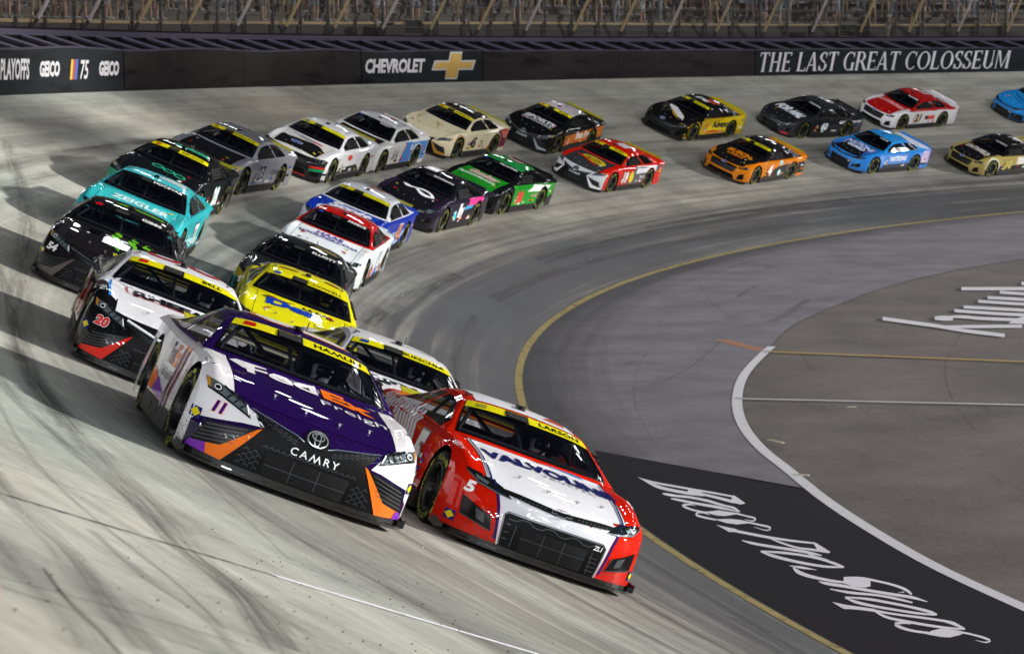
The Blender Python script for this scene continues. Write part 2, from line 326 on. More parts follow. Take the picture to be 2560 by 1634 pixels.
# painted lines
YL = worn_mat('yellow_line_paint', '8f8255', .36, scale=3.5); WL = worn_mat('white_line_paint', 'e2e0e4', .28, scale=5.)
struct(link('yellow_line', grid_mesh('yellow_line', [R_(a) for a in np.arange(60, 250, .5)], [-.075, .075], .007), YL))
for P, w, m_, nm in ((ARCd, .185, WL, 'pit_boundary_line'), ([(5.30, 46.5), (12, 43.7), (30, 36.2)], .13, worn_mat('bright_yellow_paint', 'd0aa48', .22), 'pit_lane_line'), ([(4.05, 39.9), (9.06, 38.73), (30, 34.0)], .09, WL, 'pit_lane_line')):
    struct(strip(nm, P if len(P) > 3 else [tuple(np.array(P[0]) + (np.array(P[-1]) - np.array(P[0])) * t) for t in np.linspace(0, 1, 20)] if False else P, w, m_, .0075))
struct(strip('orange_marking', [(4.62, 48.6), (5.33, 46.62)], .30, worn_mat('orange_paint', 'b27f62', .15), .006))
BPS_W = worn_mat('apron_lettering_white', 'f4f2f8', .2, scale=5.)
LANE = dens([(-3.6, 7.6), (-2.75, 8.85), (-2.25, 9.5), (-1.27, 10.62), (.11, 11.94), (1.6, 13.2), (3.2, 14.4)], 60)
struct(strip('upper_lane_line', LANE[:32], .075, worn_mat('scuffed_lane_paint', '57575a', .50, scale=14.), .0035)); struct(strip('upper_lane_line', LANE[24:], .08, worn_mat('faded_white_paint', 'ececf0', .30, scale=9.), .0045))
# tyre marks on the concrete
TM = worn_mat('tyre_mark_rubber', '4a4846', .48, scale=3., edge=.36); TM2 = worn_mat('tyre_mark_faint', '4a4844', .48, scale=2., edge=.30); TM3 = worn_mat('tyre_mark_thin', '3a3735', .42, scale=3., edge=.55)
def mark(P, w, m_, n=40): o = strip('tyre_mark', dens(P, n), w, m_, .006 if min(q[0] for q in P) > 1.5 else .0025); o['kind'] = 'structure'; return o
MARKS = []
BPS_S=[[(1.854,32.222),(1.85,32.187),(1.927,32.101),(1.918,32.023),(2.0,31.983),(1.986,31.861),(2.073,31.881),(2.056,31.723),(2.147,31.785),(2.131,31.629),(2.222,31.703),(2.206,31.55),(2.297,31.624),(2.281,31.474),(2.372,31.542),(2.355,31.394),(2.446,31.464),(2.43,31.316),(2.52,31.386),(2.503,31.239),(2.594,31.309),(2.577,31.163),(2.667,31.234),(2.65,31.088),(2.741,31.158),(2.723,31.013),(2.813,31.082),(2.795,30.938),(2.885,31.003),(2.867,30.863),(2.956,30.92),(2.939,30.788),(3.027,30.837),(3.01,30.713),(3.097,30.754),(3.081,30.638)],[(1.842,32.269),(1.84,32.253),(1.901,32.109),(1.89,32.042),(1.958,31.947),(1.939,31.831),(2.015,31.795),(1.989,31.629),(2.073,31.661),(2.042,31.446),(2.13,31.535),(2.103,31.315),(2.192,31.436),(2.166,31.214),(2.254,31.349),(2.229,31.127),(2.318,31.271),(2.293,31.049),(2.383,31.2),(2.358,30.978),(2.447,31.131),(2.422,30.91),(2.511,31.058),(2.487,30.85),(2.573,30.98),(2.554,30.807),(2.636,30.906),(2.621,30.769),(2.699,30.831),(2.687,30.73)],[(2.511,31.321),(2.482,31.1),(2.547,31.269),(2.518,31.042),(2.583,31.217),(2.553,30.985),(2.619,31.165),(2.587,30.927),(2.655,31.114),(2.622,30.87),(2.691,31.062),(2.657,30.813)],[(2.681,30.978),(2.659,30.811),(2.729,30.912),(2.707,30.742),(2.778,30.847),(2.755,30.673),(2.826,30.781),(2.802,30.604),(2.874,30.714),(2.849,30.534),(2.922,30.645),(2.895,30.459),(2.968,30.574),(2.94,30.381),(3.015,30.504),(2.985,30.305),(3.062,30.44),(3.031,30.233),(3.106,30.361),(3.082,30.19),(3.15,30.281),(3.134,30.163),(3.194,30.202),(3.185,30.137)],[(2.12,31.015),(2.111,30.931),(2.171,31.011),(2.152,30.833),(2.218,30.97),(2.198,30.777),(2.264,30.917),(2.245,30.737),(2.31,30.871),(2.293,30.702),(2.357,30.841),(2.341,30.672),(2.406,30.816),(2.389,30.647),(2.454,30.786),(2.436,30.618),(2.501,30.746),(2.482,30.576),(2.548,30.702),(2.528,30.531),(2.593,30.655),(2.572,30.481),(2.639,30.603),(2.616,30.427),(2.683,30.546),(2.66,30.369),(2.727,30.482),(2.702,30.308),(2.768,30.407),(2.743,30.239),(2.808,30.327),(2.783,30.164),(2.848,30.249),(2.824,30.089),(2.888,30.175),(2.866,30.023),(2.929,30.104),(2.909,29.966),(2.97,30.035),(2.951,29.912),(3.01,29.966),(2.994,29.857)],[(2.215,30.649),(2.204,30.549),(2.281,30.6),(2.265,30.459),(2.346,30.541),(2.327,30.375),(2.41,30.467),(2.39,30.298),(2.473,30.394),(2.452,30.221),(2.535,30.323),(2.514,30.146),(2.598,30.258),(2.576,30.078),(2.661,30.196),(2.639,30.013),(2.725,30.136),(2.702,29.95),(2.788,30.073),(2.763,29.885),(2.849,30.002),(2.824,29.819),(2.907,29.91),(2.887,29.762),(2.965,29.815),(2.948,29.702),(3.021,29.719),(3.01,29.64),(3.078,29.625),(3.071,29.579)],[(2.898,30.137),(2.882,30.026),(2.926,30.101),(2.909,29.982),(2.954,30.07),(2.936,29.941),(2.983,30.037),(2.963,29.9),(3.011,29.996),(2.987,29.853),(3.037,29.941),(3.009,29.797),(3.056,29.849),(3.03,29.737),(3.069,29.737),(3.049,29.659),(3.081,29.627),(3.068,29.577)],[(2.507,30.053),(2.511,30.076),(2.475,30.084),(2.483,30.141),(2.443,30.11),(2.454,30.202),(2.409,30.105),(2.418,30.23),(2.365,30.073),(2.371,30.221),(2.346,30.052),(2.325,30.153),(2.357,30.099),(2.328,29.959),(2.385,30.005),(2.362,29.866),(2.413,29.932),(2.393,29.799),(2.44,29.875),(2.422,29.745),(2.469,29.826),(2.452,29.7),(2.499,29.782),(2.483,29.662),(2.529,29.743),(2.515,29.627),(2.56,29.706),(2.546,29.596),(2.591,29.676),(2.577,29.564),(2.623,29.655),(2.609,29.538),(2.655,29.637),(2.642,29.516),(2.688,29.618),(2.673,29.493)],[(3.004,29.589),(2.988,29.483),(3.032,29.547),(3.015,29.441),(3.059,29.506),(3.043,29.4),(3.087,29.464),(3.07,29.359),(3.114,29.421),(3.097,29.316),(3.14,29.375),(3.124,29.27),(3.172,29.334),(3.155,29.225),(3.207,29.294),(3.189,29.182),(3.236,29.239),(3.213,29.133),(3.246,29.111),(3.222,29.117),(3.203,28.964),(3.203,29.043),(3.168,28.956),(3.177,29.028),(3.139,28.994),(3.147,29.048),(3.111,29.047),(3.117,29.085),(3.083,29.09),(3.086,29.113)],[(2.642,29.405),(2.646,29.426),(2.619,29.449),(2.626,29.49),(2.596,29.494),(2.606,29.557),(2.573,29.527),(2.584,29.612),(2.547,29.546),(2.558,29.647),(2.519,29.554),(2.528,29.668),(2.497,29.534),(2.493,29.641),(2.482,29.467),(2.453,29.484),(2.488,29.468),(2.462,29.337),(2.511,29.421),(2.491,29.282),(2.538,29.378),(2.519,29.243),(2.562,29.337),(2.543,29.207),(2.585,29.302),(2.568,29.175),(2.61,29.27),(2.594,29.147),(2.634,29.241),(2.619,29.123),(2.659,29.213),(2.645,29.099),(2.684,29.185),(2.67,29.075),(2.709,29.154),(2.695,29.05)],[(3.07,29.017),(3.055,28.914),(3.108,28.973),(3.092,28.867),(3.146,28.931),(3.13,28.822),(3.184,28.888),(3.167,28.777),(3.222,28.842),(3.204,28.729),(3.259,28.792),(3.24,28.676),(3.3,28.744),(3.281,28.624),(3.346,28.695),(3.325,28.573),(3.38,28.601),(3.349,28.523),(3.347,28.386),(3.342,28.456),(3.3,28.347),(3.308,28.422),(3.261,28.381),(3.271,28.441),(3.225,28.449),(3.233,28.496),(3.189,28.527),(3.195,28.561),(3.153,28.588),(3.156,28.61)],[(2.862,28.493),(2.84,28.336),(2.932,28.415),(2.909,28.259),(3.001,28.337),(2.978,28.182),(3.069,28.26),(3.046,28.106),(3.138,28.186),(3.114,28.032),(3.206,28.112),(3.182,27.959),(3.274,28.042),(3.251,27.889),(3.343,27.976),(3.32,27.828),(3.411,27.914),(3.39,27.773),(3.48,27.856),(3.46,27.722),(3.55,27.801),(3.53,27.674),(3.619,27.749),(3.601,27.63),(3.689,27.703),(3.672,27.591),(3.759,27.659),(3.743,27.555),(3.829,27.615),(3.814,27.519)],[(3.287,27.918),(3.276,27.866),(3.328,27.831),(3.313,27.76),(3.368,27.745),(3.35,27.655),(3.41,27.665),(3.389,27.561),(3.45,27.582),(3.43,27.478),(3.491,27.502),(3.471,27.399),(3.533,27.43),(3.513,27.326),(3.576,27.368),(3.557,27.263),(3.622,27.326),(3.603,27.213),(3.671,27.303),(3.652,27.18),(3.721,27.28),(3.7,27.148),(3.768,27.239),(3.747,27.113),(3.815,27.195),(3.794,27.076),(3.86,27.15),(3.841,27.038),(3.906,27.105),(3.887,27.001)],[(2.915,27.814),(2.908,27.774),(2.97,27.759),(2.953,27.659),(3.024,27.708),(3.0,27.56),(3.076,27.647),(3.054,27.499),(3.13,27.592),(3.108,27.444),(3.184,27.542),(3.162,27.394),(3.238,27.493),(3.216,27.346),(3.293,27.446),(3.27,27.297),(3.347,27.403),(3.324,27.252),(3.402,27.362),(3.378,27.208),(3.457,27.32),(3.432,27.164),(3.511,27.276),(3.485,27.118),(3.564,27.227),(3.538,27.07),(3.617,27.177),(3.59,27.021),(3.669,27.124),(3.642,26.969),(3.719,27.058),(3.693,26.92),(3.764,26.972),(3.746,26.878),(3.809,26.885),(3.799,26.834)],[(3.656,26.978),(3.643,26.916),(3.681,26.933),(3.668,26.867),(3.707,26.887),(3.692,26.819),(3.732,26.843),(3.717,26.771),(3.757,26.799),(3.743,26.729),(3.782,26.753),(3.77,26.695),(3.807,26.707),(3.798,26.663),(3.832,26.663),(3.825,26.631),(3.856,26.618),(3.853,26.599)],[(3.085,27.186),(3.075,27.106),(3.146,27.172),(3.134,27.077),(3.208,27.159),(3.193,27.049),(3.269,27.145),(3.252,27.02),(3.33,27.126),(3.31,26.987),(3.388,27.095),(3.367,26.953),(3.446,27.058),(3.425,26.919),(3.503,27.017),(3.482,26.882),(3.559,26.972),(3.537,26.839),(3.614,26.92),(3.592,26.791),(3.667,26.86),(3.645,26.737),(3.719,26.794),(3.696,26.675),(3.769,26.721),(3.746,26.607),(3.818,26.643),(3.794,26.529),(3.866,26.563),(3.839,26.438),(3.912,26.475),(3.881,26.341),(3.954,26.373),(3.925,26.249),(3.99,26.247),(3.97,26.167)],[(3.085,27.163),(3.071,27.089),(3.136,27.079),(3.114,26.966),(3.187,27.001),(3.157,26.847),(3.236,26.919),(3.206,26.759),(3.286,26.84),(3.257,26.684),(3.336,26.767),(3.309,26.614),(3.387,26.698),(3.361,26.549),(3.439,26.632),(3.413,26.486),(3.491,26.571),(3.465,26.428),(3.543,26.513),(3.518,26.374),(3.596,26.46),(3.572,26.324),(3.649,26.41),(3.626,26.277),(3.702,26.364),(3.68,26.234),(3.757,26.324),(3.736,26.198),(3.812,26.295),(3.793,26.174),(3.869,26.276),(3.853,26.166),(3.928,26.264),(3.913,26.165),(3.987,26.251),(3.974,26.163)],[(3.34,26.33),(3.336,26.305),(3.38,26.319),(3.37,26.258),(3.42,26.307),(3.404,26.212),(3.46,26.296),(3.438,26.165),(3.497,26.267),(3.474,26.135),(3.531,26.223),(3.513,26.12),(3.565,26.179),(3.552,26.104),(3.599,26.135),(3.591,26.089),(3.633,26.092),(3.63,26.073)],[(3.376,26.242),(3.36,26.201),(3.398,26.152),(3.359,26.036),(3.419,26.08),(3.372,25.907),(3.441,26.007),(3.399,25.829),(3.467,25.944),(3.429,25.768),(3.494,25.885),(3.459,25.715),(3.523,25.833),(3.49,25.67),(3.553,25.788),(3.523,25.631),(3.584,25.746),(3.556,25.596),(3.615,25.705),(3.588,25.564),(3.647,25.668),(3.621,25.53),(3.679,25.633),(3.653,25.498),(3.711,25.601),(3.686,25.467),(3.744,25.57),(3.72,25.439),(3.777,25.543),(3.753,25.414),(3.81,25.517),(3.788,25.394),(3.844,25.495),(3.824,25.381),(3.878,25.474),(3.86,25.369)],[(3.901,25.698),(3.888,25.614),(3.951,25.698),(3.937,25.603),(4.002,25.701),(3.985,25.595),(4.052,25.7),(4.032,25.582),(4.101,25.689),(4.078,25.561),(4.146,25.658),(4.122,25.534),(4.189,25.616),(4.164,25.498),(4.23,25.567),(4.206,25.456),(4.27,25.516),(4.247,25.411),(4.31,25.468),(4.287,25.364),(4.351,25.42),(4.327,25.314),(4.391,25.369),(4.365,25.261),(4.428,25.311),(4.402,25.201),(4.465,25.247),(4.436,25.134),(4.5,25.177),(4.469,25.06),(4.532,25.091),(4.496,24.975),(4.551,24.966),(4.517,24.873),(4.558,24.816),(4.532,24.75)],[(4.402,24.881),(4.4,24.87),(4.419,24.893),(4.416,24.872),(4.435,24.904),(4.431,24.875),(4.452,24.916),(4.446,24.878),(4.469,24.927),(4.462,24.88),(4.485,24.939),(4.477,24.883)],[(3.571,25.491),(3.567,25.474),(3.634,25.467),(3.61,25.346),(3.692,25.424),(3.664,25.275),(3.749,25.379),(3.722,25.23),(3.808,25.337),(3.78,25.188),(3.865,25.289),(3.837,25.142),(3.921,25.237),(3.893,25.094),(3.977,25.184),(3.949,25.044),(4.032,25.132),(4.005,24.995),(4.088,25.08),(4.061,24.946),(4.144,25.032),(4.116,24.898),(4.199,24.984),(4.172,24.851),(4.255,24.938),(4.227,24.805),(4.31,24.891),(4.282,24.759),(4.366,24.848),(4.338,24.714),(4.423,24.809),(4.394,24.673),(4.479,24.768),(4.449,24.63),(4.533,24.719),(4.501,24.579),(4.581,24.641),(4.553,24.529),(4.622,24.541),(4.605,24.473),(4.662,24.44),(4.655,24.414)],[(3.655,25.12),(3.647,25.075),(3.718,25.076),(3.704,25.004),(3.78,25.032),(3.761,24.933),(3.842,24.993),(3.819,24.868),(3.904,24.954),(3.881,24.825),(3.967,24.919),(3.945,24.797),(4.031,24.889),(4.01,24.774),(4.095,24.857),(4.074,24.749),(4.157,24.818),(4.137,24.717),(4.218,24.773),(4.196,24.669),(4.277,24.721),(4.253,24.611),(4.334,24.664),(4.308,24.548),(4.389,24.594),(4.364,24.487),(4.44,24.515),(4.419,24.425),(4.491,24.435),(4.473,24.361)],[(3.772,24.728),(3.76,24.661),(3.832,24.713),(3.819,24.633),(3.893,24.699),(3.877,24.606),(3.954,24.683),(3.935,24.576),(4.013,24.658),(3.99,24.538),(4.069,24.617),(4.045,24.498),(4.124,24.57),(4.099,24.452),(4.177,24.519),(4.152,24.401),(4.23,24.467),(4.204,24.35),(4.282,24.416),(4.257,24.3),(4.335,24.366),(4.309,24.25),(4.387,24.313),(4.361,24.198),(4.438,24.258),(4.411,24.144),(4.488,24.199),(4.46,24.084),(4.537,24.14),(4.507,24.019),(4.585,24.074),(4.553,23.949),(4.63,23.995),(4.596,23.875),(4.661,23.872),(4.641,23.805)],[(3.771,24.708),(3.756,24.648),(3.816,24.617),(3.792,24.522),(3.863,24.537),(3.831,24.405),(3.909,24.463),(3.881,24.333),(3.959,24.401),(3.933,24.277),(4.01,24.344),(3.986,24.227),(4.062,24.29),(4.038,24.177),(4.114,24.241),(4.091,24.13),(4.167,24.194),(4.144,24.086),(4.22,24.15),(4.197,24.044),(4.272,24.106),(4.25,24.002),(4.325,24.063),(4.303,23.959),(4.378,24.022),(4.356,23.918),(4.431,23.983),(4.409,23.88),(4.485,23.948),(4.463,23.847),(4.539,23.914),(4.52,23.826),(4.594,23.884),(4.578,23.809),(4.648,23.855),(4.635,23.793)],[(3.692,24.297),(3.669,24.169),(3.761,24.264),(3.739,24.137),(3.832,24.233),(3.809,24.106),(3.901,24.198),(3.877,24.071),(3.968,24.15),(3.943,24.029),(4.031,24.088),(4.008,23.978),(4.094,24.024),(4.072,23.923),(4.156,23.965),(4.137,23.872),(4.222,23.919),(4.202,23.825),(4.287,23.877),(4.267,23.781),(4.354,23.837),(4.333,23.739),(4.42,23.797),(4.398,23.698),(4.485,23.755),(4.463,23.655),(4.55,23.711),(4.527,23.61),(4.614,23.665),(4.59,23.565),(4.677,23.618),(4.653,23.518),(4.738,23.564),(4.716,23.472),(4.792,23.481),(4.783,23.442)],[(4.011,24.065),(3.989,23.994),(4.043,23.942),(4.017,23.856),(4.079,23.84),(4.05,23.735),(4.121,23.767),(4.095,23.659),(4.169,23.711),(4.144,23.601),(4.22,23.665),(4.195,23.555),(4.271,23.62),(4.246,23.511),(4.32,23.572),(4.295,23.463),(4.37,23.526),(4.345,23.418),(4.42,23.483),(4.395,23.375),(4.471,23.443),(4.446,23.334),(4.521,23.403),(4.497,23.296),(4.572,23.365),(4.548,23.261),(4.623,23.33),(4.6,23.229),(4.675,23.3),(4.653,23.202),(4.729,23.277),(4.709,23.186),(4.783,23.26),(4.765,23.175),(4.838,23.243),(4.821,23.165)],[(4.683,23.592),(4.662,23.515),(4.707,23.563),(4.683,23.475),(4.732,23.535),(4.705,23.435),(4.756,23.505),(4.725,23.396),(4.779,23.47),(4.744,23.352),(4.798,23.419),(4.764,23.311),(4.812,23.358),(4.783,23.267),(4.826,23.296),(4.801,23.22),(4.84,23.234),(4.82,23.173)],[(4.293,23.428),(4.296,23.443),(4.262,23.44),(4.271,23.482),(4.231,23.452),(4.246,23.522),(4.199,23.451),(4.217,23.549),(4.159,23.437),(4.176,23.553),(4.128,23.414),(4.13,23.527),(4.143,23.469),(4.102,23.366),(4.162,23.398),(4.127,23.282),(4.182,23.345),(4.15,23.23),(4.204,23.3),(4.175,23.188),(4.228,23.261),(4.202,23.154),(4.253,23.226),(4.229,23.125),(4.279,23.195),(4.257,23.099),(4.306,23.171),(4.285,23.075),(4.335,23.152),(4.314,23.056),(4.364,23.136),(4.344,23.04),(4.394,23.121),(4.373,23.025),(4.424,23.105),(4.403,23.008)],[(4.744,23.143),(4.723,23.057),(4.77,23.116),(4.748,23.032),(4.795,23.09),(4.774,23.009),(4.82,23.064),(4.8,22.985),(4.845,23.036),(4.825,22.959),(4.869,23.006),(4.849,22.931),(4.894,22.977),(4.872,22.898),(4.918,22.947),(4.895,22.865),(4.941,22.914),(4.917,22.83),(4.964,22.877),(4.938,22.791),(4.984,22.835),(4.957,22.748),(5.006,22.768),(4.981,22.705),(4.989,22.659),(4.988,22.707),(4.942,22.617),(4.951,22.673),(4.912,22.627),(4.923,22.672),(4.888,22.656),(4.897,22.69),(4.865,22.692),(4.872,22.716),(4.842,22.724),(4.845,22.738)]]
BPS_P=[[(3.069,30.74),(3.114,30.78),(3.214,30.201),(3.127,30.108),(3.047,30.361)],[(2.626,29.654),(2.793,29.739),(2.97,29.593),(3.07,29.484),(2.935,29.398),(2.85,29.34),(2.758,29.369),(2.673,29.477)],[(2.674,29.142),(2.91,29.151),(3.042,29.066),(3.136,28.923),(3.112,28.849),(2.95,28.783),(2.835,28.865),(2.741,29.023)],[(2.672,28.785),(2.755,28.682),(2.92,28.487),(2.901,28.305),(2.796,28.319),(2.753,28.497)],[(3.797,27.603),(3.838,27.58),(3.943,27.05),(3.902,26.986),(3.787,27.106),(3.796,27.274)],[(3.899,25.67),(3.996,25.713),(4.11,25.647),(4.189,25.535),(4.143,25.213),(4.057,25.142),(3.934,25.224),(3.848,25.375)],[(3.586,24.482),(3.723,24.339),(4.018,24.135),(3.983,24.004),(3.772,24.147),(3.673,24.142),(3.618,24.344)],[(4.369,23.019),(4.471,23.162),(4.574,23.241),(4.745,23.158),(4.785,23.048),(4.731,22.963),(4.599,22.863),(4.506,22.891)]]
RUN_S=[[(8.9,52.656),(8.768,51.938),(9.062,52.382),(8.929,51.672),(9.223,52.111),(9.088,51.407),(9.382,51.842),(9.246,51.146),(9.54,51.581),(9.403,50.891),(9.698,51.327),(9.559,50.644),(9.853,51.065),(9.712,50.39),(10.001,50.78),(9.857,50.114),(10.138,50.458),(9.993,49.802),(10.274,50.149),(10.13,49.499),(10.42,49.893),(10.275,49.247),(10.571,49.668),(10.426,49.026),(10.724,49.459),(10.578,48.822),(10.877,49.256),(10.73,48.624),(11.028,49.049),(10.879,48.423)],[(9.904,50.711),(9.844,50.403),(10.078,50.724),(10.002,50.339),(10.252,50.735),(10.159,50.274),(10.427,50.748),(10.317,50.211),(10.603,50.768),(10.476,50.155),(10.773,50.761),(10.644,50.146),(10.944,50.759),(10.813,50.144),(11.116,50.759),(10.983,50.144),(11.287,50.755),(11.152,50.14),(11.458,50.749),(11.321,50.134),(11.628,50.742),(11.489,50.127),(11.798,50.735),(11.657,50.121)],[(10.134,52.595),(9.996,51.871),(10.197,52.639),(10.041,51.823),(10.261,52.685),(10.086,51.777),(10.325,52.727),(10.129,51.727),(10.386,52.75),(10.171,51.673),(10.427,52.672),(10.226,51.687),(10.465,52.585),(10.28,51.691),(10.501,52.495),(10.334,51.69),(10.538,52.408),(10.388,51.692)],[(10.359,52.65),(10.295,52.317),(10.567,52.717),(10.474,52.25),(10.773,52.769),(10.649,52.169),(10.95,52.678),(10.807,52.02),(11.099,52.47),(10.955,51.817),(11.263,52.344),(11.12,51.692),(11.434,52.248),(11.29,51.598),(11.609,52.169),(11.463,51.521),(11.784,52.095),(11.637,51.448),(11.958,52.014),(11.808,51.37),(12.128,51.925),(11.977,51.283),(12.299,51.836),(12.145,51.196),(12.468,51.747),(12.313,51.11),(12.637,51.659),(12.48,51.024),(12.805,51.571),(12.646,50.938)],[(10.913,54.123),(10.768,53.429),(11.18,53.891),(11.032,53.202),(11.444,53.657),(11.294,52.974),(11.708,53.435),(11.555,52.757),(11.975,53.24),(11.821,52.566),(12.248,53.077),(12.091,52.407),(12.524,52.935),(12.364,52.268),(12.8,52.801),(12.638,52.138),(13.074,52.664),(12.909,52.004)],[(11.303,54.916),(11.16,54.236),(11.556,54.732),(11.41,54.056),(11.806,54.548),(11.657,53.877),(12.055,54.37),(11.904,53.703),(12.305,54.2),(12.152,53.537),(12.555,54.038),(12.399,53.378),(12.803,53.88),(12.645,53.224),(13.051,53.724),(12.891,53.072),(13.297,53.568),(13.134,52.919)],[(11.942,56.206),(11.786,55.494),(12.152,56.019),(11.995,55.312),(12.361,55.832),(12.201,55.13),(12.57,55.654),(12.409,54.956),(12.781,55.49),(12.617,54.796),(12.992,55.337),(12.827,54.646),(13.204,55.189),(13.037,54.502),(13.415,55.043),(13.246,54.36),(13.625,54.897),(13.453,54.217)],[(12.364,57.063),(12.202,56.33),(12.556,56.917),(12.392,56.187),(12.748,56.772),(12.581,56.045),(12.938,56.626),(12.77,55.904),(13.127,56.48),(12.957,55.762),(13.315,56.334),(13.142,55.619),(13.501,56.188),(13.327,55.476),(13.687,56.042),(13.511,55.334),(13.872,55.898),(13.694,55.193)],[(12.97,58.36),(12.796,57.594),(13.125,58.208),(12.948,57.446),(13.278,58.055),(13.1,57.297),(13.432,57.909),(13.252,57.154),(13.586,57.771),(13.406,57.02),(13.742,57.64),(13.56,56.892),(13.898,57.513),(13.715,56.768),(14.054,57.388),(13.869,56.647),(14.208,57.262),(14.022,56.524)],[(12.166,59.449),(11.987,58.57),(12.48,59.41),(12.296,58.532),(12.793,59.371),(12.606,58.494),(13.107,59.332),(12.915,58.456),(13.42,59.293),(13.223,58.418),(13.732,59.254),(13.531,58.38),(14.045,59.215),(13.839,58.342),(14.356,59.176),(14.146,58.305),(14.668,59.137),(14.453,58.267)],[(14.059,60.616),(13.862,59.745),(14.265,60.665),(14.065,59.793),(14.471,60.715),(14.268,59.842),(14.677,60.765),(14.471,59.89),(14.884,60.815),(14.675,59.938),(15.091,60.864),(14.879,59.987)],[(11.575,51.117),(11.545,50.964),(11.766,51.552),(11.644,50.935),(11.962,51.985),(11.735,50.887),(12.13,52.259),(11.827,50.86),(12.276,52.426),(11.918,50.833),(12.411,52.549),(12.007,50.787),(12.506,52.496),(12.124,50.865),(12.595,52.423),(12.238,50.926),(12.68,52.337),(12.351,50.974),(12.763,52.246),(12.463,51.016),(12.844,52.155),(12.575,51.059),(12.927,52.071),(12.689,51.108)]]

def ground_strokes(nm, groups, m, dz, polys=()):
    b = MB()
    for P in polys: b.add([(x, y, dz - .00004) for x, y in P], [tuple(range(len(P)))])
    for pts in groups:
        V = []
        for x, y in pts: V.append((x, y, dz))
        b.add(V, [(2 * i, 2 * i + 1, 2 * i + 3, 2 * i + 2) for i in range(len(pts) // 2 - 1)])
        dz += .00004
    bm = bmesh.new(); me = b.me(nm); bm.from_mesh(me)
    for f in bm.faces:
        f.normal_update()
        if f.normal.z < 0: f.normal_flip()
    bm.to_mesh(me); bm.free(); return struct(link(nm, me, m))
ground_strokes('apron_lettering', BPS_S, BPS_W, .007, BPS_P)
ground_strokes('pit_lettering', RUN_S, worn_mat('pit_lettering_white', 'e4e2e6', .2, scale=5.), .003)
def ext(p, q, k): return (p[0] + (p[0] - q[0]) * k, p[1] + (p[1] - q[1]) * k)
for pts, w, t in [([(-5.04, 22.15), (-3.82, 18.05), (-2.89, 15.0), (-2.03, 12.15), (-1.49, 10.11), (-1.12, 9.08), (-0.73, 7.34)], 0.3, 1),
 ([(-4.37, 18.52), (-3.73, 16.6), (-2.9, 14.3), (-2.12, 12.14), (-1.59, 10.29), (-1.23, 9.23), (-0.77, 7.04)], 0.16, 1),
 ([(-2.63, 10.87), (-2.15, 9.33), (-1.64, 7.91), (-1.3, 6.74), (-0.95, 5.61)], 0.18, 1),
 ([(-1.51, 6.94), (-1.27, 6.17), (-1.11, 5.73), (-0.95, 5.25)], 0.02, 3),
 ([(-1.48, 6.13), (-1.32, 6.36), (-1.17, 6.57), (-0.8, 6.94)], 0.02, 3), ([(-1.41, 5.82), (-1.39, 5.86), (-1.29, 5.95)], 0.02, 3),
 ([(-4.08, 17.11), (-2.56, 11.85), (-1.82, 9.74), (-1.34, 8.45), (-0.97, 7.22)], 0.05, 2),
 ([(-3.13, 18.23), (-2.43, 16.55), (-1.71, 13.97), (-1.26, 12.15)], 0.04, 2), ([(-1.85, 7.6), (-1.44, 6.45), (-1.18, 5.76), (-1.0, 5.11)], 0.2, 2),
 ([(-10.74, 47.3), (-8.79, 40.04), (-6.27, 27.98), (-4.67, 21.02), (-3.25, 15.94)], 0.35, 1), ([(-7.99, 33.66), (-6.29, 27.47), (-4.67, 21.02), (-3.49, 16.96)], 0.2, 1),
 ([(-1.83, 9.39), (-1.34, 7.99), (-1.05, 7.32), (-0.84, 6.51)], 0.08, 2), ([(5.33, 52.93), (4.17, 52.14), (3.0, 47.38), (2.42, 43.05), (2.19, 38.92), (2.27, 35.51)], 0.035, 2),
 ([(2.24, 41.25), (2.83, 42.12), (3.58, 44.21), (4.1, 46.18), (4.58, 48.35)], 0.08, 2), ([(5.89, 57.38), (6.29, 59.0), (6.74, 60.42)], 0.2, 1), ([(6.15, 51.93), (6.78, 53.71), (7.18, 55.13), (7.65, 56.63)], 0.32, 1),
 ([(10.13, 49.38), (8.85, 44.71), (8.16, 41.08), (7.83, 38.46), (7.65, 36.14)], 0.06, 2), ([(5.23, 61.53), (5.13, 55.88), (5.31, 52.7)], 0.05, 2), ([(6.08, 46.35), (6.08, 43.03), (6.8, 41.48), (7.02, 40.62)], 0.08, 2), ([(2.29, 44.65), (2.54, 45.13)], 0.15, 2)]:
    mark(pts, w, {1: TM, 2: TM2, 3: TM3}[t])
rnd = random.Random(5)
for k in range(26):    # long faint arcs following the traffic, high lane and low lane
    u0 = rnd.choice([1.2, 1.6, 2.2, 2.8, 4.2, 5.5, 7.5, 9, 9.6, 10.2]) + rnd.uniform(-.3, .3); a0 = rnd.uniform(130, 200); ln = rnd.uniform(8, 26); du = rnd.uniform(-.5, .5)
    mark([P2(R_(a0 + ln * t), u0 + du * t) for t in np.linspace(0, 1, 6)], rnd.choice([.15, .25, .4, .6]), rnd.choice([TM, TM2]), 50)
bits = MB()
for k in range(420):
    if k < 260: x, y = rnd.gauss(-.9, .55), rnd.uniform(5.2, 14); th, u = inv(x, y)
    else: th, u = R_(rnd.uniform(150, 206)), rnd.choice([rnd.uniform(-3, .5), rnd.uniform(8, 12.5)])
    p = P3(th, u, .006); s = rnd.choice([.0015, .002, .003, .0045]) * (1 if k < 260 else 1.8); M = Matrix.Translation(p) @ Matrix.Rotation(rnd.uniform(0, 6.3), 4, 'Z') @ Matrix.Rotation(rnd.uniform(-.4, .4), 4, 'X'); bits.box((0, 0, 0), (s * 2.2, s, s * .7), 0, M)
o = bits.build('rubber_crumbs', mat('rubber_crumb', '161514', rough=.9)); tag(o, 'scattered black rubber crumbs on the pale concrete and apron', 'rubber debris', kind='stuff')
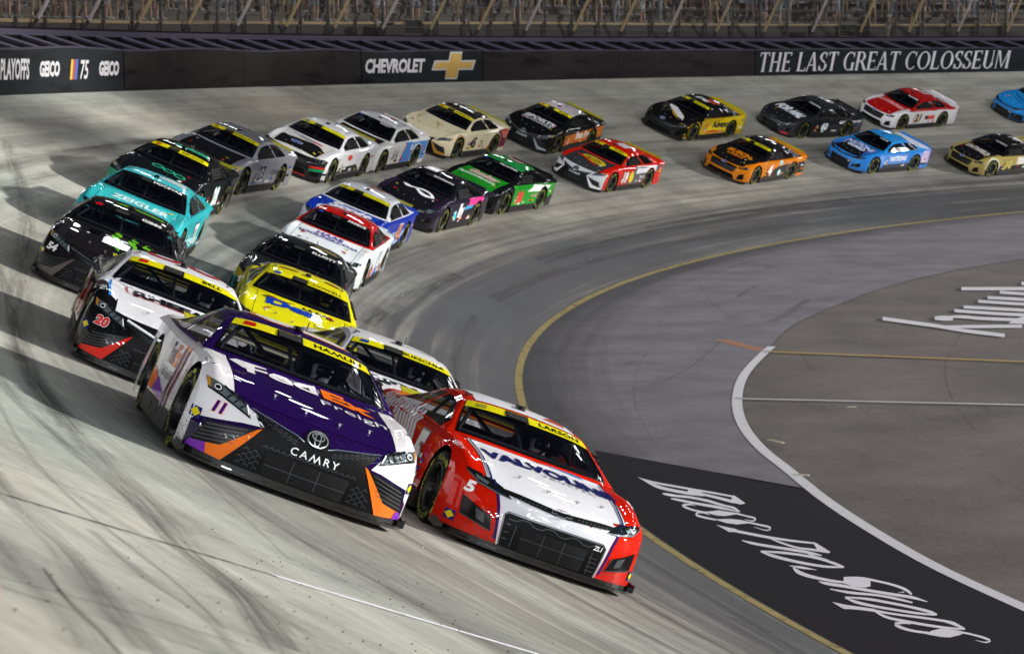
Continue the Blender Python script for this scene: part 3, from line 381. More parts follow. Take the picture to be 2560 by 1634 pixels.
for k, (x, y, L_, a) in enumerate([(6.0, 38.68, .17, 0), (4.24, 35.2, .42, -1.05), (4.26, 32.25, .26, -.5)]):
    b = MB(); b.box((0, 0, 0), (L_, .05, .006)); b.box((.02, .012, .006), (L_ * .7, .03, .005)); o = b.build('paper_scrap', mat('paper_scrap', 'c9b9a6', rough=.8)); o.matrix_world = Matrix.Translation((x, y, .012)) @ Matrix.Rotation(a, 4, 'Z')
    tag(o, ['tiny pale scrap lying just below the thin white pit lane line', 'long pale scrap lying inside the white boundary curve, upper of the two on the bend', 'pale scrap inside the white boundary curve next to the corner of the dark sealed patch'][k], 'litter')

ORDB = ['one', 'two', 'three', 'four', 'five', 'six', 'seven', 'eight']
# ------------------------------------------------------------------ outer wall with foam barrier panels, braces, catch fence
def wall_mat(name, c):
    m = bpy.data.materials.new(name); t, b, Nn, L = nodes(m); tc = Nn('ShaderNodeTexCoord'); b.inputs['Specular IOR Level'].default_value = .04; b.inputs['Roughness'].default_value = .9
    mp = Nn('ShaderNodeMapping'); mp.inputs['Scale'].default_value = (.3, .3, 1.6); L(tc.outputs['Object'], mp.inputs[0]); n = Nn('ShaderNodeTexNoise'); n.inputs['Scale'].default_value = 1.5; n.inputs['Detail'].default_value = 9; n.inputs['Roughness'].default_value = .7; L(mp.outputs[0], n.inputs[0])
    r = ramp(Nn, [(.30, srgb('151415')), (.50, srgb(c)), (.64, srgb(c)), (.80, srgb('3c3936'))]); L(n.outputs[0], r.inputs[0]); L(r.outputs[0], b.inputs['Base Color']); return m
WALLM = wall_mat('barrier_face', '2a2727') or mat('barrier_face', '2a2727', rough=.9, spec=.04, bump=.15, bscale=3, dirt=.5); WALLB = wall_mat('barrier_face_blue', '232629') or mat('barrier_face_blue', '232629', rough=.9, spec=.04, dirt=.3, bscale=3); CAP = mat('barrier_cap', '45414e', rough=.9, spec=.1); DKM = mat('barrier_back', '0a0a0d', rough=.95, spec=.05)
UW = 12.98; WH = 1.12
def wtop(a): return WH + .035 * sin(a * .98) * (1 if a > 150 else .3)
root = empty('outer_wall', 'long dark foam-and-steel crash wall around the outside of the banked turn, with white lettering', 'crash wall')
def wallseg(a0, a1, m, nm='wall_panel', d=0.):
    n = max(2, int((a1 - a0) / .4)); V = []
    for i in range(n + 1):
        a = a0 + (a1 - a0) * i / n; h = wtop(a)
        for u, z in ((UW + d, -.05), (UW + d, h), (UW + .08 + d, h + .05), (UW + .30, h + .05), (UW + .30, -.05)): V.append(P3(R_(a), u, z) if u <= 12.95 else Vector((*P2(R_(a), u), zt(12.95) + z)))
    F = [(i * 5 + j, (i + 1) * 5 + j, (i + 1) * 5 + j + 1, i * 5 + j + 1) for i in range(n) for j in range(4)]; mi = [0, 1, 1, 2] * n
    F += [(0, 1, 2, 3, 4), tuple(n * 5 + q for q in (4, 3, 2, 1, 0))]; mi += [0, 0]
    me = mesh(nm, V, F); 
    for x in (m, CAP, DKM): me.materials.append(x)
    me.polygons.foreach_set('material_index', mi); return link(nm, me, m, root)
segs = [(40, 119.8, 0), (119.85, 133.45, 1), (133.5, 147.45, 0), (147.5, 153.7, 2), (153.75, 165.75, 0), (165.8, 172.1, 1), (172.15, 185, 0), (185.05, 198, 0)]
for a, b, k in segs:
    n = max(1, round((b - a) / 6.2)) if k == 0 else 1
    for i in range(n): wallseg(a + (b - a) * i / n + .02, a + (b - a) * (i + 1) / n, [WALLM, WALLB, WALLB][k])
# braces and rail behind the wall
ZB = zt(12.95)
def W3(a, u, z): return Vector((*P2(R_(a), u), ZB + z))
dk = MB(); n = 320; V = []
for i in range(n + 1):
    a = 40 + 158 * i / n
    V += [W3(a, UW + .3, .8), W3(a, UW + 1.35, 1.25), W3(a, UW + 1.35, 1.50), W3(a, UW + 1.30, 1.70), W3(a, UW + 1.7, 1.72), W3(a, UW + 1.7, 0)]
dk.add(V, [(i * 6 + j, (i + 1) * 6 + j, (i + 1) * 6 + j + 1, i * 6 + j + 1) for i in range(n) for j in range(5)]); o = dk.build('wall_backing', [DKM], root)
V = []
for i in range(n + 1):
    a = 40 + 158 * i / n; V += [W3(a, UW + 1.27, 1.50), W3(a, UW + 1.25, 1.66), W3(a, UW + 1.34, 1.67), W3(a, UW + 1.34, 1.5)]
rb = MB(); rb.add(V, [(i * 4 + j, (i + 1) * 4 + j, (i + 1) * 4 + (j + 1) % 4, i * 4 + (j + 1) % 4) for i in range(n) for j in range(4)]); rb.build('top_rail', mat('rail_violet_grey', '373340', rough=.9, spec=.1), root)
BR = mat('brace_grey', '403d4c', rough=.6)
bmb = None; bme = None
a = 118.4; k = 0
while a < 174:
    b = MB(); p0 = W3(a, UW + .3, 1.10); p1 = W3(a + .55, UW + 1.3, 1.50); b.tube([p0, p1], .055, 6); b.build('brace', BR, root); a += 1.18
# catch fence: leaning posts, cables, woven mesh
fr = empty('catch_fence', 'tall steel catch fence leaning in over the wall, with pale slanted posts and cables', 'fence')
POST = mat('fence_post_galvanised', '8e8784', rough=.6, metal=.35); POST2 = mat('fence_post_weathered', '7c6c4a', rough=.7); PB = mat('post_foot', '1b1a1f', rough=.6)
PA = []
a = 170.25 + 2.39 * 4
while a > 112: PA.append(a); a -= 2.39
LEAN = lambda z: .62 * (z - 1.7) if z < 6 else 2.6
for i, a in enumerate(PA):
    b = MB(); b.tube([W3(a, UW + 1.35 - LEAN(z), z) for z in (1.9, 2.6, 4.5, 6.)], .055, 8); b.build('fence_post', POST2 if (a < 166 and i % 3) else POST, fr)
    b = MB(); b.tube([W3(a, UW + 1.5, 1.5), W3(a, UW + 1.35 - LEAN(1.95), 1.95)], .06, 8); b.build('post_foot', PB, fr)
for z in (2.0, 2.35, 2.9, 3.5, 4.2, 5.0): b = MB(); b.tube([W3(q, UW + 1.42 - LEAN(z), z) for q in np.arange(112, 180, .8)], .011, 5, caps=False); b.build('cable', mat('cable_steel', '2a2826', rough=.8), fr)
# woven wire, real gaps by alpha
mm = bpy.data.materials.new('woven_wire'); t, b_, Nn, L = nodes(mm); uv = Nn('ShaderNodeUVMap'); uv.uv_map = 'UVMap'; br = Nn('ShaderNodeTexBrick'); br.offset = 0; br.inputs['Color1'].default_value = (0, 0, 0, 1); br.inputs['Color2'].default_value = (0, 0, 0, 1); br.inputs['Mortar'].default_value = (1, 1, 1, 1); br.inputs['Scale'].default_value = 1; br.inputs['Brick Width'].default_value = .06; br.inputs['Row Height'].default_value = .06; br.inputs['Mortar Size'].default_value = .003; L(uv.outputs[0], br.inputs['Vector']); L(br.outputs[0], b_.inputs['Alpha']); b_.inputs['Base Color'].default_value = srgb('33302e'); b_.inputs['Metallic'].default_value = .0; b_.inputs['Roughness'].default_value = .5
V = []; UVs = []; aa = list(np.arange(112, 180.1, .8)); zz = [1.72, 3, 4.5, 6]
for q in aa:
    for z in zz: V.append(W3(q, UW + 1.45 - LEAN(z), z)); UVs.append((R_(q) * 76, z * 1.18))
me = mesh('woven_mesh', V, [(i * 4 + j, (i + 1) * 4 + j, (i + 1) * 4 + j + 1, i * 4 + j + 1) for i in range(len(aa) - 1) for j in range(3)]); l = me.uv_layers.new(name='UVMap'); idx = np.zeros(len(me.loops), int); me.loops.foreach_get('vertex_index', idx); l.data.foreach_set('uv', np.array(UVs)[idx].ravel()); link('woven_mesh', me, mm, fr)

# lettering on the wall, bent round its face
def wall_decal(nm, vf, ac, m, z0, hgt, off=.012, lbl=None):
    """vf in units of wall height hgt, x to the right as seen from the track, centred on angle ac"""
    V, F = vf; bm = bmesh.new(); vs = [bm.verts.new((x, y, 0)) for x, y in V]
    for f in F:
        try: bm.faces.new([vs[i] for i in f])
        except ValueError: pass
    bmesh.ops.triangulate(bm, faces=[f for f in bm.faces if len(f.verts) > 4])
    x = min(v[0] for v in V) + .3
    while x < max(v[0] for v in V): bmesh.ops.bisect_plane(bm, geom=bm.verts[:] + bm.edges[:] + bm.faces[:], plane_co=(x, 0, 0), plane_no=(1, 0, 0)); x += .3
    for v in bm.verts: v.co = W3(ac - math.degrees(v.co.x * hgt / 75.9), UW - off, z0 + v.co.y * hgt)
    me = bpy.data.meshes.new(nm); bm.to_mesh(me); bm.free(); o = link(nm, me, m, root)
    if lbl: o['label'] = lbl
    return o
exec_poly = None
def T2(s, size=1., shear=0., bold=0., sp=1.):
    c = bpy.data.curves.new('t', 'FONT'); c.body = s; c.size = size; c.shear = shear; c.offset = bold; c.space_character = sp; c.resolution_u = 2; c.align_x = 'CENTER'; c.fill_mode = 'FRONT'
    o = bpy.data.objects.new('t', c); COL.objects.link(o); me = o.evaluated_get(bpy.context.evaluated_depsgraph_get()).to_mesh(); V = [(v.co.x, v.co.y) for v in me.vertices]; F = [tuple(p.vertices) for p in me.polygons]; bpy.data.objects.remove(o); return V, F
def fit_w(vf, w, h):
    V, F = vf; x0, x1 = min(v[0] for v in V), max(v[0] for v in V); y0, y1 = min(v[1] for v in V), max(v[1] for v in V)
    return [((x - (x0 + x1) / 2) * w / (x1 - x0), (y - y0) * h / (y1 - y0)) for x, y in V], F
LW = mat('wall_lettering_white', 'c0bdc0', rough=.5)
def deg2m(d): return R_(d) * 75.9
def WP(*P): return list(P), [tuple(range(len(P)))]
def cat_(*vfs):
    V = []; F = []
    for v, f in vfs: b = len(V); V += v; F += [tuple(b + i for i in q) for q in f]
    return V, F
wall_decal('sponsor_lettering', fit_w(T2('PLAYOFFS', 1, .3, .03), 1.95, .52), 171.22, LW, .36, 1)
for a in (169.5, 166.55): wall_decal('sponsor_lettering', fit_w(T2('GEICO', 1, .25, .05), 1.32, .40), a, LW, .42, 1)
wall_decal('sponsor_lettering', fit_w(T2('75', 1, .35, .02), .62, .50), 167.78, LW, .34, 1)
for off_, a0 in ((0, 168.45), (1, 172.35)):
    for j, c in enumerate(('b89a2c', '8e2a2a', '2c4f9e')): wall_decal('stripe_mark', WP((j * .16 - .1, 0), (j * .16 + .05, 0), (j * .16 + .20, .52), (j * .16 + .05, .52)), a0, mat('wall_stripe_' + c, c, rough=.5), .34, 1)
wall_decal('sponsor_lettering', fit_w(T2('CHEVROLET', 1, .2, .04, .95), 4.1, .50), 152.0, LW, .36, 1)
def bow(s): 
    a = [(-1.52, -.17), (-.52, -.17), (-.62, -.5), (.22, -.5), (.34, -.17), (1.30, -.17), (1.52, .19), (.52, .19), (.62, .5), (-.22, .5), (-.34, .19), (-1.30, .19)]
    q = [(0, 1, 10, 11), (1, 4, 7, 10), (4, 5, 6, 7), (1, 2, 3, 4), (7, 8, 9, 10)]; e = .10 if s < 1 else 0
    a = [(x - e * (1 if x > 0 else -1) * (1.6 if abs(x) > 1 else .6), y - e * (1 if y > 0 else -1) * .7) for x, y in a]
    return a, q
wall_decal('bowtie_badge', bow(1.03), 149.0, mat('badge_chrome', 'a9a9a6', rough=.35, metal=.3), .60, 1, .012); wall_decal('bowtie_badge', bow(.80), 149.0, mat('badge_gold', 'b08c35', rough=.4, metal=.2), .60, 1, .02)
# serif capitals drawn as strokes, thick stems and thin hairlines
def glyph(c):
    TH, TN = .17, .06; R = []
    def st(x, y0=0, y1=1, w=TH, ser=(1, 1)):
        R.append(WP((x - w / 2, y0), (x + w / 2, y0), (x + w / 2, y1), (x - w / 2, y1)))
        if ser[0]: R.append(WP((x - w / 2 - .07, y0), (x + w / 2 + .07, y0), (x + w / 2, y0 + .05), (x - w / 2, y0 + .05)))
        if ser[1]: R.append(WP((x - w / 2, y1 - .05), (x + w / 2, y1 - .05), (x + w / 2 + .07, y1), (x - w / 2 - .07, y1)))
    def ba(x0, x1, y, w=TN, up=0, dn=0):
        R.append(WP((x0, y - w / 2), (x1, y - w / 2), (x1, y + w / 2), (x0, y + w / 2)))
        if up or dn: R.append(WP((x1 - .05, y - dn), (x1, y - dn), (x1 + .02, y + up), (x1 - .03, y + up)))
    def arc(cx, cy, rx, ry, a0, a1, n=18, w0=TN, w1=TH):
        V = []
        for i in range(n + 1):
            a = a0 + (a1 - a0) * i / n; w = (w0 + (w1 - w0) * abs(cos(a)) ** 1.5); V += [(cx + (rx + w / 2) * cos(a), cy + (ry + TN / 2) * sin(a)), (cx + (rx - w / 2) * cos(a), cy + (ry - TN / 2) * sin(a))]
        R.append((V, [(2 * i, 2 * i + 2, 2 * i + 3, 2 * i + 1) for i in range(n)]))
    if c == 'T': st(.36, ser=(1, 0)); ba(.02, .70, .97); R.append(WP((.02, .80), (.06, .80), (.10, 1), (.02, 1))); R.append(WP((.66, .80), (.70, .80), (.70, 1), (.62, 1))); w = .74
    elif c == 'H': st(.17); st(.68); ba(.17, .68, .5); w = .86
    elif c == 'E': st(.17); ba(.17, .62, .97, dn=.17); ba(.17, .52, .5, up=.08, dn=.08); ba(.17, .66, .03, up=.17); w = .72
    elif c == 'L': st(.17); ba(.17, .64, .03, up=.18); w = .68
    elif c == 'A': R.append(WP((.02, 0), (.10, 0), (.42, 1), (.34, 1))); R.append(WP((.56, 0), (.76, 0), (.46, 1), (.34, 1))); ba(.18, .62, .32); R.append(WP((-.04, 0), (.16, 0), (.12, .05), (.02, .05))); R.append(WP((.50, 0), (.84, 0), (.76, .05), (.56, .05))); w = .82
    elif c == 'S': arc(.32, .74, .20, .23, .5, pi * 1.15); arc(.32, .26, .22, .23, -pi * .95, .45); R.append(WP((.12, .66), (.30, .60), (.55, .32), (.40, .44), (.2, .52))); R.append(WP((.14, .62), (.24, .50), (.54, .36), (.42, .52))); R.append(WP((.07, .0), (.11, 0), (.13, .28), (.07, .3))); R.append(WP((.48, .72), (.52, .7), (.54, 1), (.50, 1))); w = .62
    elif c in 'CG':
        arc(.46, .5, .35, .47, .75, 2 * pi - .75, 26); R.append(WP((.70, .70), (.74, .70), (.76, 1), (.72, 1)))
        if c == 'G': st(.70, 0, .42, ser=(0, 1))
        w = .84
    elif c == 'O': arc(.46, .5, .36, .47, 0, 2 * pi, 32); w = .92
    elif c == 'R': st(.17); arc(.36, .74, .24, .24, -pi / 2, pi / 2); ba(.17, .38, .98); ba(.17, .38, .5); R.append(WP((.36, .5), (.52, .5), (.88, 0), (.68, 0))); w = .82
    elif c == 'U': st(.17, .3, 1, ser=(0, 1)); st(.68, .3, 1, TN, (0, 1)); arc(.425, .3, .255, .28, pi, 2 * pi); w = .86
    elif c == 'M': st(.12, 0, 1, TN); st(.88, 0, 1, TH); R.append(WP((.10, 1), (.26, 1), (.54, .05), (.48, .05))); R.append(WP((.48, .05), (.54, .05), (.86, 1), (.80, 1))); w = 1.04
    else: return [], .34
    return R, w
def serif(s):
    x = 0; L = []
    for c in s:
        R, w = glyph(c)
        for V, F in R: L.append(([(x + a + b * .26, b) for a, b in V], F))
        x += w + .03
    return cat_(*L)
wall_decal('slogan_lettering', fit_w(serif('THE LAST GREAT COLOSSEUM'), deg2m(12.6), .86), 126.95, LW, .16, 1, .014, 'white slanted serif lettering THE LAST GREAT COLOSSEUM')

# ------------------------------------------------------------------ grandstand: stepped concrete rows, railings, spectators
CON = mat('stand_concrete', '2e2720', rough=.85, bump=.2, bscale=4, dirt=.4); CONE = mat('stand_edge', '766240', rough=.8, dirt=.35, bscale=5); DKC = mat('under_stand_dark', '0f0d0c', rough=.9, dirt=.4); SEATM = mat('bench_grey', '262423', rough=.6)
gs = empty('grandstand', 'stepped concrete grandstand rows behind the catch fence at the top of the picture', 'grandstand')
LEDGE = lambda a: 7.45 + (min(max(172 - a, 0), 30)) / 30 * .42
TU, TD = 15.6, .95
def tier(k, a): return TU + k * TD, LEDGE(a) + k * .34
aa = list(np.arange(100, 190.1, 1.))
for k in range(9):
    V = []
    for a in aa:
        u, z = tier(k, a); zb = (5.0 if k == 0 else z - .34)
        for uu, q in ((u, zb), (u, z - .10), (u - .05, z - .10), (u - .05, z), (u + TD, z)): V.append(Vector((*P2(R_(a), uu), q)))
    n = len(aa); me = mesh('step_row', V, [(i * 5 + j, (i + 1) * 5 + j, (i + 1) * 5 + j + 1, i * 5 + j + 1) for i in range(n - 1) for j in range(4)]); me.materials.append(CON); me.materials.append(CONE); me.materials.append(DKC); me.polygons.foreach_set('material_index', [0 if k else 2, 1 if k == 0 else 0, 1 if k == 0 else 0, 0 if k else 1] * (n - 1)); link('step_row', me, [CON, CONE], gs)
b = MB()
for k in range(2, 9):
    for a in np.arange(104, 186, 1.):
        if rnd.random() < .12: continue
        u, z = tier(k, a); c = Vector((*P2(R_(a), u + .62), z + .40)); M = Matrix.Translation(c) @ Matrix.Rotation(R_(a), 4, 'Z'); b.box((0, 0, 0), (.30, 1.22, .04), 0, M); b.box((0, .5, -.2), (.05, .05, .40), 0, M); None
b.build('bench_row', SEATM, gs)
b = MB()
for a in np.arange(110, 182, 1.32): u, z = tier(0, a); b.tube([Vector((*P2(R_(a), u - .1), z - .55)), Vector((*P2(R_(a), u - .1), z + 1.1))], .05, 6)
b.build('railing', mat('railing_dark', '141211', rough=.8), gs)
b = MB()
for dz in (.55, 1.08): b.tube([Vector((*P2(R_(a), tier(0, a)[0] - .1), tier(0, a)[1] + dz)) for a in np.arange(110, 182, 1.)], .022, 6)
b.build('handrail', mat('railing_dark', '141211'), gs)
for k, (a, m_) in enumerate(((171.2, 0), (149.3, 0), (127.6, 0))):     # camera openings with a light frame
    b = MB(); c = W3(a, UW + 1.5, 2.02); M = Matrix.Translation(c) @ Matrix.Rotation(R_(a), 4, 'Z')
    for bx in (((0, .55, 0), (.04, .04, .55)), ((0, -.55, 0), (.04, .04, .55)), ((0, 0, .27), (.04, 1.1, .04)), ((0, 0, -.27), (.04, 1.1, .04))): b.box(*bx, 0, M)
    b.build('camera_opening', mat('opening_frame', '4a4130', rough=.8), fr); b = MB(); b.box((-.06, 0, 0), (.02, 1.04, .5), 0, M); b.build('opening_backing', mat('opening_dark', '050505', rough=1.), fr)

# added boards on masts, out of view, placed to shade bands of the far banking
sdx, sdy, sdz = cos(SUN_AZ), sin(SUN_AZ), math.tan(SUN_EL)
BRD = mat('shadow_board_face', '2a3440', rough=.6); MST = mat('mast_steel', '6a6a6c', rough=.5, metal=.5)
for k, (a, u, w, h) in enumerate(((172.3, 10.4, 6.2, 6.0), (163.2, 11.4, 7.4, 6.4), (155.8, 11.0, 7.4, 6.6), (148.2, 11.4, 8.2, 6.6), (140.8, 10.8, 7.6, 7.0), (133.6, 11.2, 8., 6.6), (127.0, 11.3, 7.4, 6.2), (120.8, 10.8, 7.4, 6.4))):
    p = P3(R_(a), u); d = (118 - p.x) / sdx; c = Vector((118, p.y + sdy * d, p.z + sdz * d)); r = empty('shadow_board', 'added unseen shadow-casting board on an infield mast, number %s along the row' % ORDB[k], 'shadow caster', 'added shadow boards on infield masts')
    M = Matrix.Translation(c) @ Matrix.Rotation(SUN_AZ, 4, 'Z'); b = MB(); b.box((0, 0, 0), (.25, w, h), 0, M); b.build('panel', BRD, r)
    b = MB(); b.tube([(c.x, c.y, 0), (c.x, c.y, c.z - h / 2 + .05)], .16, 10); b.build('mast', MST, r)
# orange padding on the end of the wall beside the photographer
b = MB(); c = Vector((-1.33, 4.47, P3(*inv(-1.33, 4.47)).z + .03)); M = Matrix.Translation(c) @ Matrix.Rotation(R_(-30), 4, 'Z'); b.box((0, 0, 0), (.42, .3, .05), 0, M); b.box((0, 0, .03), (.36, .24, .02), 0, M)
o = b.build('wall_padding', mat('orange_padding', 'd8641c', rough=.6)); tag(o, 'blurred orange padding in the bottom left corner beside the photographer', 'padding')

# ------------------------------------------------------------------ stock car: panels from control sections
YC = [0, .3, .55, .75, .88, .95]
TX = [  # rows of the upper shell: x over |y|, z over |y|
 ([2.43, 2.415, 2.36, 2.26, 2.13, 2.00], [.12] * 6),
 ([2.445, 2.43, 2.37, 2.265, 2.13, 2.00], [.30] * 6),
 ([2.43, 2.41, 2.35, 2.245, 2.11, 1.98], [.45] * 6),
 ([2.39, 2.37, 2.30, 2.19, 2.06, 1.94], [.555, .555, .56, .57, .58, .575]),
 ([2.28, 2.255, 2.18, 2.07, 1.95, 1.85], [.625, .625, .63, .65, .665, .64]),
 ([2.08, 2.06, 1.98, 1.88, 1.78, 1.70], [.69, .69, .69, .715, .735, .69]),
 ([1.80, 1.78, 1.72, 1.65, 1.58, 1.54], [.755, .755, .75, .77, .79, .735]),
 ([1.45, 1.43, 1.40, 1.37, 1.34, 1.32], [.81, .81, .80, .81, .825, .765]),
 ([1.18, 1.16, 1.12, 1.06, 1.02, 1.0], [.85, .85, .84, .84, .84, .785]),
 ([1.04, 1.01, .95, .86, .80, .78], [.87, .87, .865, .86, .85, .79]),
 ([.4, .4, .4, .4, .4, .4], [.86, .86, .86, .86, .85, .79]),
 ([-.4] * 6, [.86, .86, .86, .86, .85, .795]),
 ([-1.2] * 6, [.88, .88, .88, .88, .87, .82]),
 ([-1.9] * 6, [.93, .93, .93, .92, .90, .84]),
 ([-2.44] * 6, [.95, .95, .95, .94, .91, .85])]
_A = np.array([[r[0], r[1]] for r in TX])           # rows, (x,z), cols
def top_eval(ss, ys):
    g = cr(np.arange(len(TX)), _A, ss)                # len(ss), 2, cols
    g = np.moveaxis(g, 2, 0); g = cr(YC, g, np.abs(ys)); return np.moveaxis(g, 0, 2)   # ss,2,ys
def patch(ss, ys, keep=None):
    g = top_eval(ss, ys); V = [(g[i, 0, j], ys[j], g[i, 1, j]) for i in range(len(ss)) for j in range(len(ys))]; n = len(ys)
    F = [(i * n + j, i * n + j + 1, (i + 1) * n + j + 1, (i + 1) * n + j) for i in range(len(ss) - 1) for j in range(n - 1) if keep is None or keep((ss[i] + ss[i + 1]) / 2, (ys[j] + ys[j + 1]) / 2)]
    return V, F
def lin(a, b, n): return list(np.linspace(a, b, n))
AX, AR, WZ = 1.40, .405, .355
def side_patch(sg):
    colx = []; base = lin(0, 1, 6)
    g = top_eval(np.linspace(0, 4, 9), [.95]); fx, fz = g[:, 0, 0][::-1], g[:, 1, 0][::-1]     # top to bottom
    gt = top_eval(np.linspace(4, len(TX) - 1, 200), [.95]); sxx, szz = gt[:, 0, 0][::-1], gt[:, 1, 0][::-1]
    x0 = fx[0]; cols = []   # (x, zlow, w)
    for t in lin(0, 1, 4): cols.append((x0 - (x0 - (AX + AR + .002)) * t, .12, t))
    arch = lambda c: [(c + AR * cos(a), WZ + AR * sin(a), 1) for a in lin(0, pi, 25)]
    cols += arch(AX) + [(AX - AR - .002, .12, 1)] + [(x, .12, 1) for x in lin(AX - AR - .05, -AX + AR + .05, 22)] + [(-AX + AR + .002, .12, 1)] + arch(-AX) + [(-AX - AR - .002, .12, 1)] + [(x, .12, 1) for x in lin(-AX - AR - .05, -2.44, 8)]
    nz = 9; V = []
    for x, zl, w in cols:
        zt_ = np.interp(x, sxx, szz)
        for q in range(nz):
            f = q / (nz - 1); z = zt_ + (zl - zt_) * f
            fe = np.interp(-z, -fz, fx); xx = x + (fe - x0) * (1 - w) + (0 if w >= 1 else 0)
            h = min(max((zt_ - z) / .25, 0), 1); fl = max(0, 1 - abs(abs(x) - AX) / .55)
            b = .052 * (1 - (1 - h) ** 2) * (.75 + .35 * fl) - .035 * max(0, (z - .38) / .4) * (1 - fl) * h * 1.2
            if x < -1.9: b -= .05 * ((-1.9 - x) / .54) ** 2
            V.append((xx, sg * (.95 + b * min(1, w * 1.5 if w < 1 else 1)), z))
    F = []
    for i in range(len(cols) - 1):
        for q in range(nz - 1):
            f = (i * nz + q, i * nz + q + 1, (i + 1) * nz + q + 1, (i + 1) * nz + q); F.append(f if sg > 0 else f[::-1])
    return V, F
# greenhouse: along-car rows of the glass/roof skin between the roof rails
GY = [0, .35, .65, .85, 1.0]
GR = [([1.04, 1.02, .97, .91, .82], [.868, .868, .868, .866, .862], .85), ([.84, .82, .78, .73, .66], [.975, .973, .968, .955, .94], .815),
      ([.58, .565, .53, .49, .43], [1.09, 1.087, 1.078, 1.06, 1.04], .755), ([.30, .285, .26, .23, .18], [1.195, 1.19, 1.18, 1.165, 1.145], .68),
      ([.20, .185, .16, .13, .09], [1.222, 1.218, 1.207, 1.19, 1.17], .66), ([-.1, -.11, -.12, -.13, -.15], [1.255, 1.25, 1.24, 1.222, 1.20], .645), ([-.5] * 5, [1.265, 1.26, 1.25, 1.232, 1.21], .635),
      ([-1.0, -1., -1., -.99, -.98], [1.235, 1.23, 1.22, 1.20, 1.175], .62), ([-1.35, -1.35, -1.34, -1.33, -1.30], [1.16, 1.155, 1.145, 1.13, 1.10], .62),
      ([-2.0, -2.0, -1.99, -1.98, -1.95], [.955, .955, .95, .945, .93], .66)]
_G = np.array([[r[0], r[1], [f * r[2] for f in GY]] for r in GR])
def gh_eval(ss, fs):
    g = cr(np.arange(len(_G)), _G, ss); g = np.moveaxis(g, 2, 0); g = cr(GY, g, np.abs(fs)); g = np.moveaxis(g, 0, 2)
    for j, f in enumerate(fs):
        if f < 0: g[:, 2, j] *= -1
    return g
def gpatch(ss, fs, keep, off=0.):
    g = gh_eval(ss, fs); n = len(fs); V = [(g[i, 0, j], g[i, 2, j], g[i, 1, j] - off) for i in range(len(ss)) for j in range(n)]
    F = [(i * n + j, i * n + j + 1, (i + 1) * n + j + 1, (i + 1) * n + j) for i in range(len(ss) - 1) for j in range(n - 1) if keep((ss[i] + ss[i + 1]) / 2, (fs[j] + fs[j + 1]) / 2)]
    return V, F
def ghside(sg, keep, off=0., xs=None):
    """side of the cabin between belt line and roof rail, columns follow the rail"""
    ss = np.linspace(0, 9, 73) if xs is None else xs; g = gh_eval(ss, [1.0]); V = []; vs = [0, .08, .5, .86, 1.0]
    for i in range(len(ss)):
        x1, z1, y1 = g[i, 0, 0], g[i, 1, 0], g[i, 2, 0] + .0
        x0 = np.interp(ss[i], [0, 2, 9], [.80, .50, -2.0]); z0 = np.interp(-x0, [-.8, 1.2, 2.0], [.852, .865, .905]); y0 = .90
        for v in vs:
            bu = .025 * 4 * v * (1 - v)
            V.append((x0 + (x1 - x0) * v, sg * (y0 + (y1 - y0) * v + bu - off), z0 + (z1 - z0) * v + .01 * (1 if 0 < v < 1 else 0) * 0))
    n = len(vs); F = []
    for i in range(len(ss) - 1):
        for j in range(n - 1):
            if keep((ss[i] + ss[i + 1]) / 2, (vs[j] + vs[j + 1]) / 2):
                f = (i * n + j, (i + 1) * n + j, (i + 1) * n + j + 1, i * n + j + 1); F.append(f if sg < 0 else f[::-1])
    return V, F
ysym = lambda a: [-v for v in a[::-1] if v > 0] + a
HW = .70
yy = ysym([0.] + lin(.1, HW, 7) + [HW + .01] + lin(.74, .95, 7))
FS = ysym([0, .15, .3, .45, .6, .75, .85, .90, .945, 1.0])
glassF = .945
FS_ss = lin(0, .28, 3) + lin(.5, 3.3, 12) + [3.62, 3.9] + lin(4.2, 9, 25)
W0, W1 = .28, 3.62                      # windshield along-rows
B0, B1 = 7.35, 8.75                     # rear glass
inwin = lambda s, v: .08 < v < .86 and (1.3 < s < 5.55 or 5.75 < s < 7.9)
def shell_sets():
    ssF = lin(0, 4, 21); ssT = lin(4, 9, 41); ssR = lin(9, len(TX) - 1, 30)
    sets = {}
    sets['front_bumper'] = [patch(ssF, yy)]
    sets['hood'] = [patch(lin(4.06, 8.95, 41), [y for y in yy if abs(y) <= HW + .001])]
    body = [patch(ssT + ssR[1:], yy, keep=lambda s, y: (abs(y) > HW + .005 or s > 9) and not (s > 9 and s < 12.9 and abs(y) < .84))]
    body += [side_patch(1), side_patch(-1)]
    sets['body'] = body
    sets['cabin_frame'] = [gpatch(FS_ss, FS, lambda s, f: (abs(f) > glassF and s < 4) or (s < W0) or (W1 < s < 3.95) or (s > 7 and abs(f) > glassF) or s > B1),
                           ghside(1, lambda s, v: not inwin(s, v)), ghside(-1, lambda s, v: not inwin(s, v))]
    sets['roof'] = [gpatch(FS_ss, FS, lambda s, f: 3.95 <= s < B0)]
    sets['windshield'] = [gpatch(lin(W0, W1, 13), [f * glassF for f in lin(-1, 1, 17)], lambda s, f: True, .006)]
    sets['rear_window'] = [gpatch(lin(B0, B1, 6), [f * glassF for f in lin(-1, 1, 9)], lambda s, f: True, .006)]
    return sets
def join(sets):
    V = []; F = []
    for v, f in sets:
        b = len(V); V += v; F += [tuple(b + i for i in q) for q in f]
    return V, F
SETS = shell_sets(); SHELL = {}
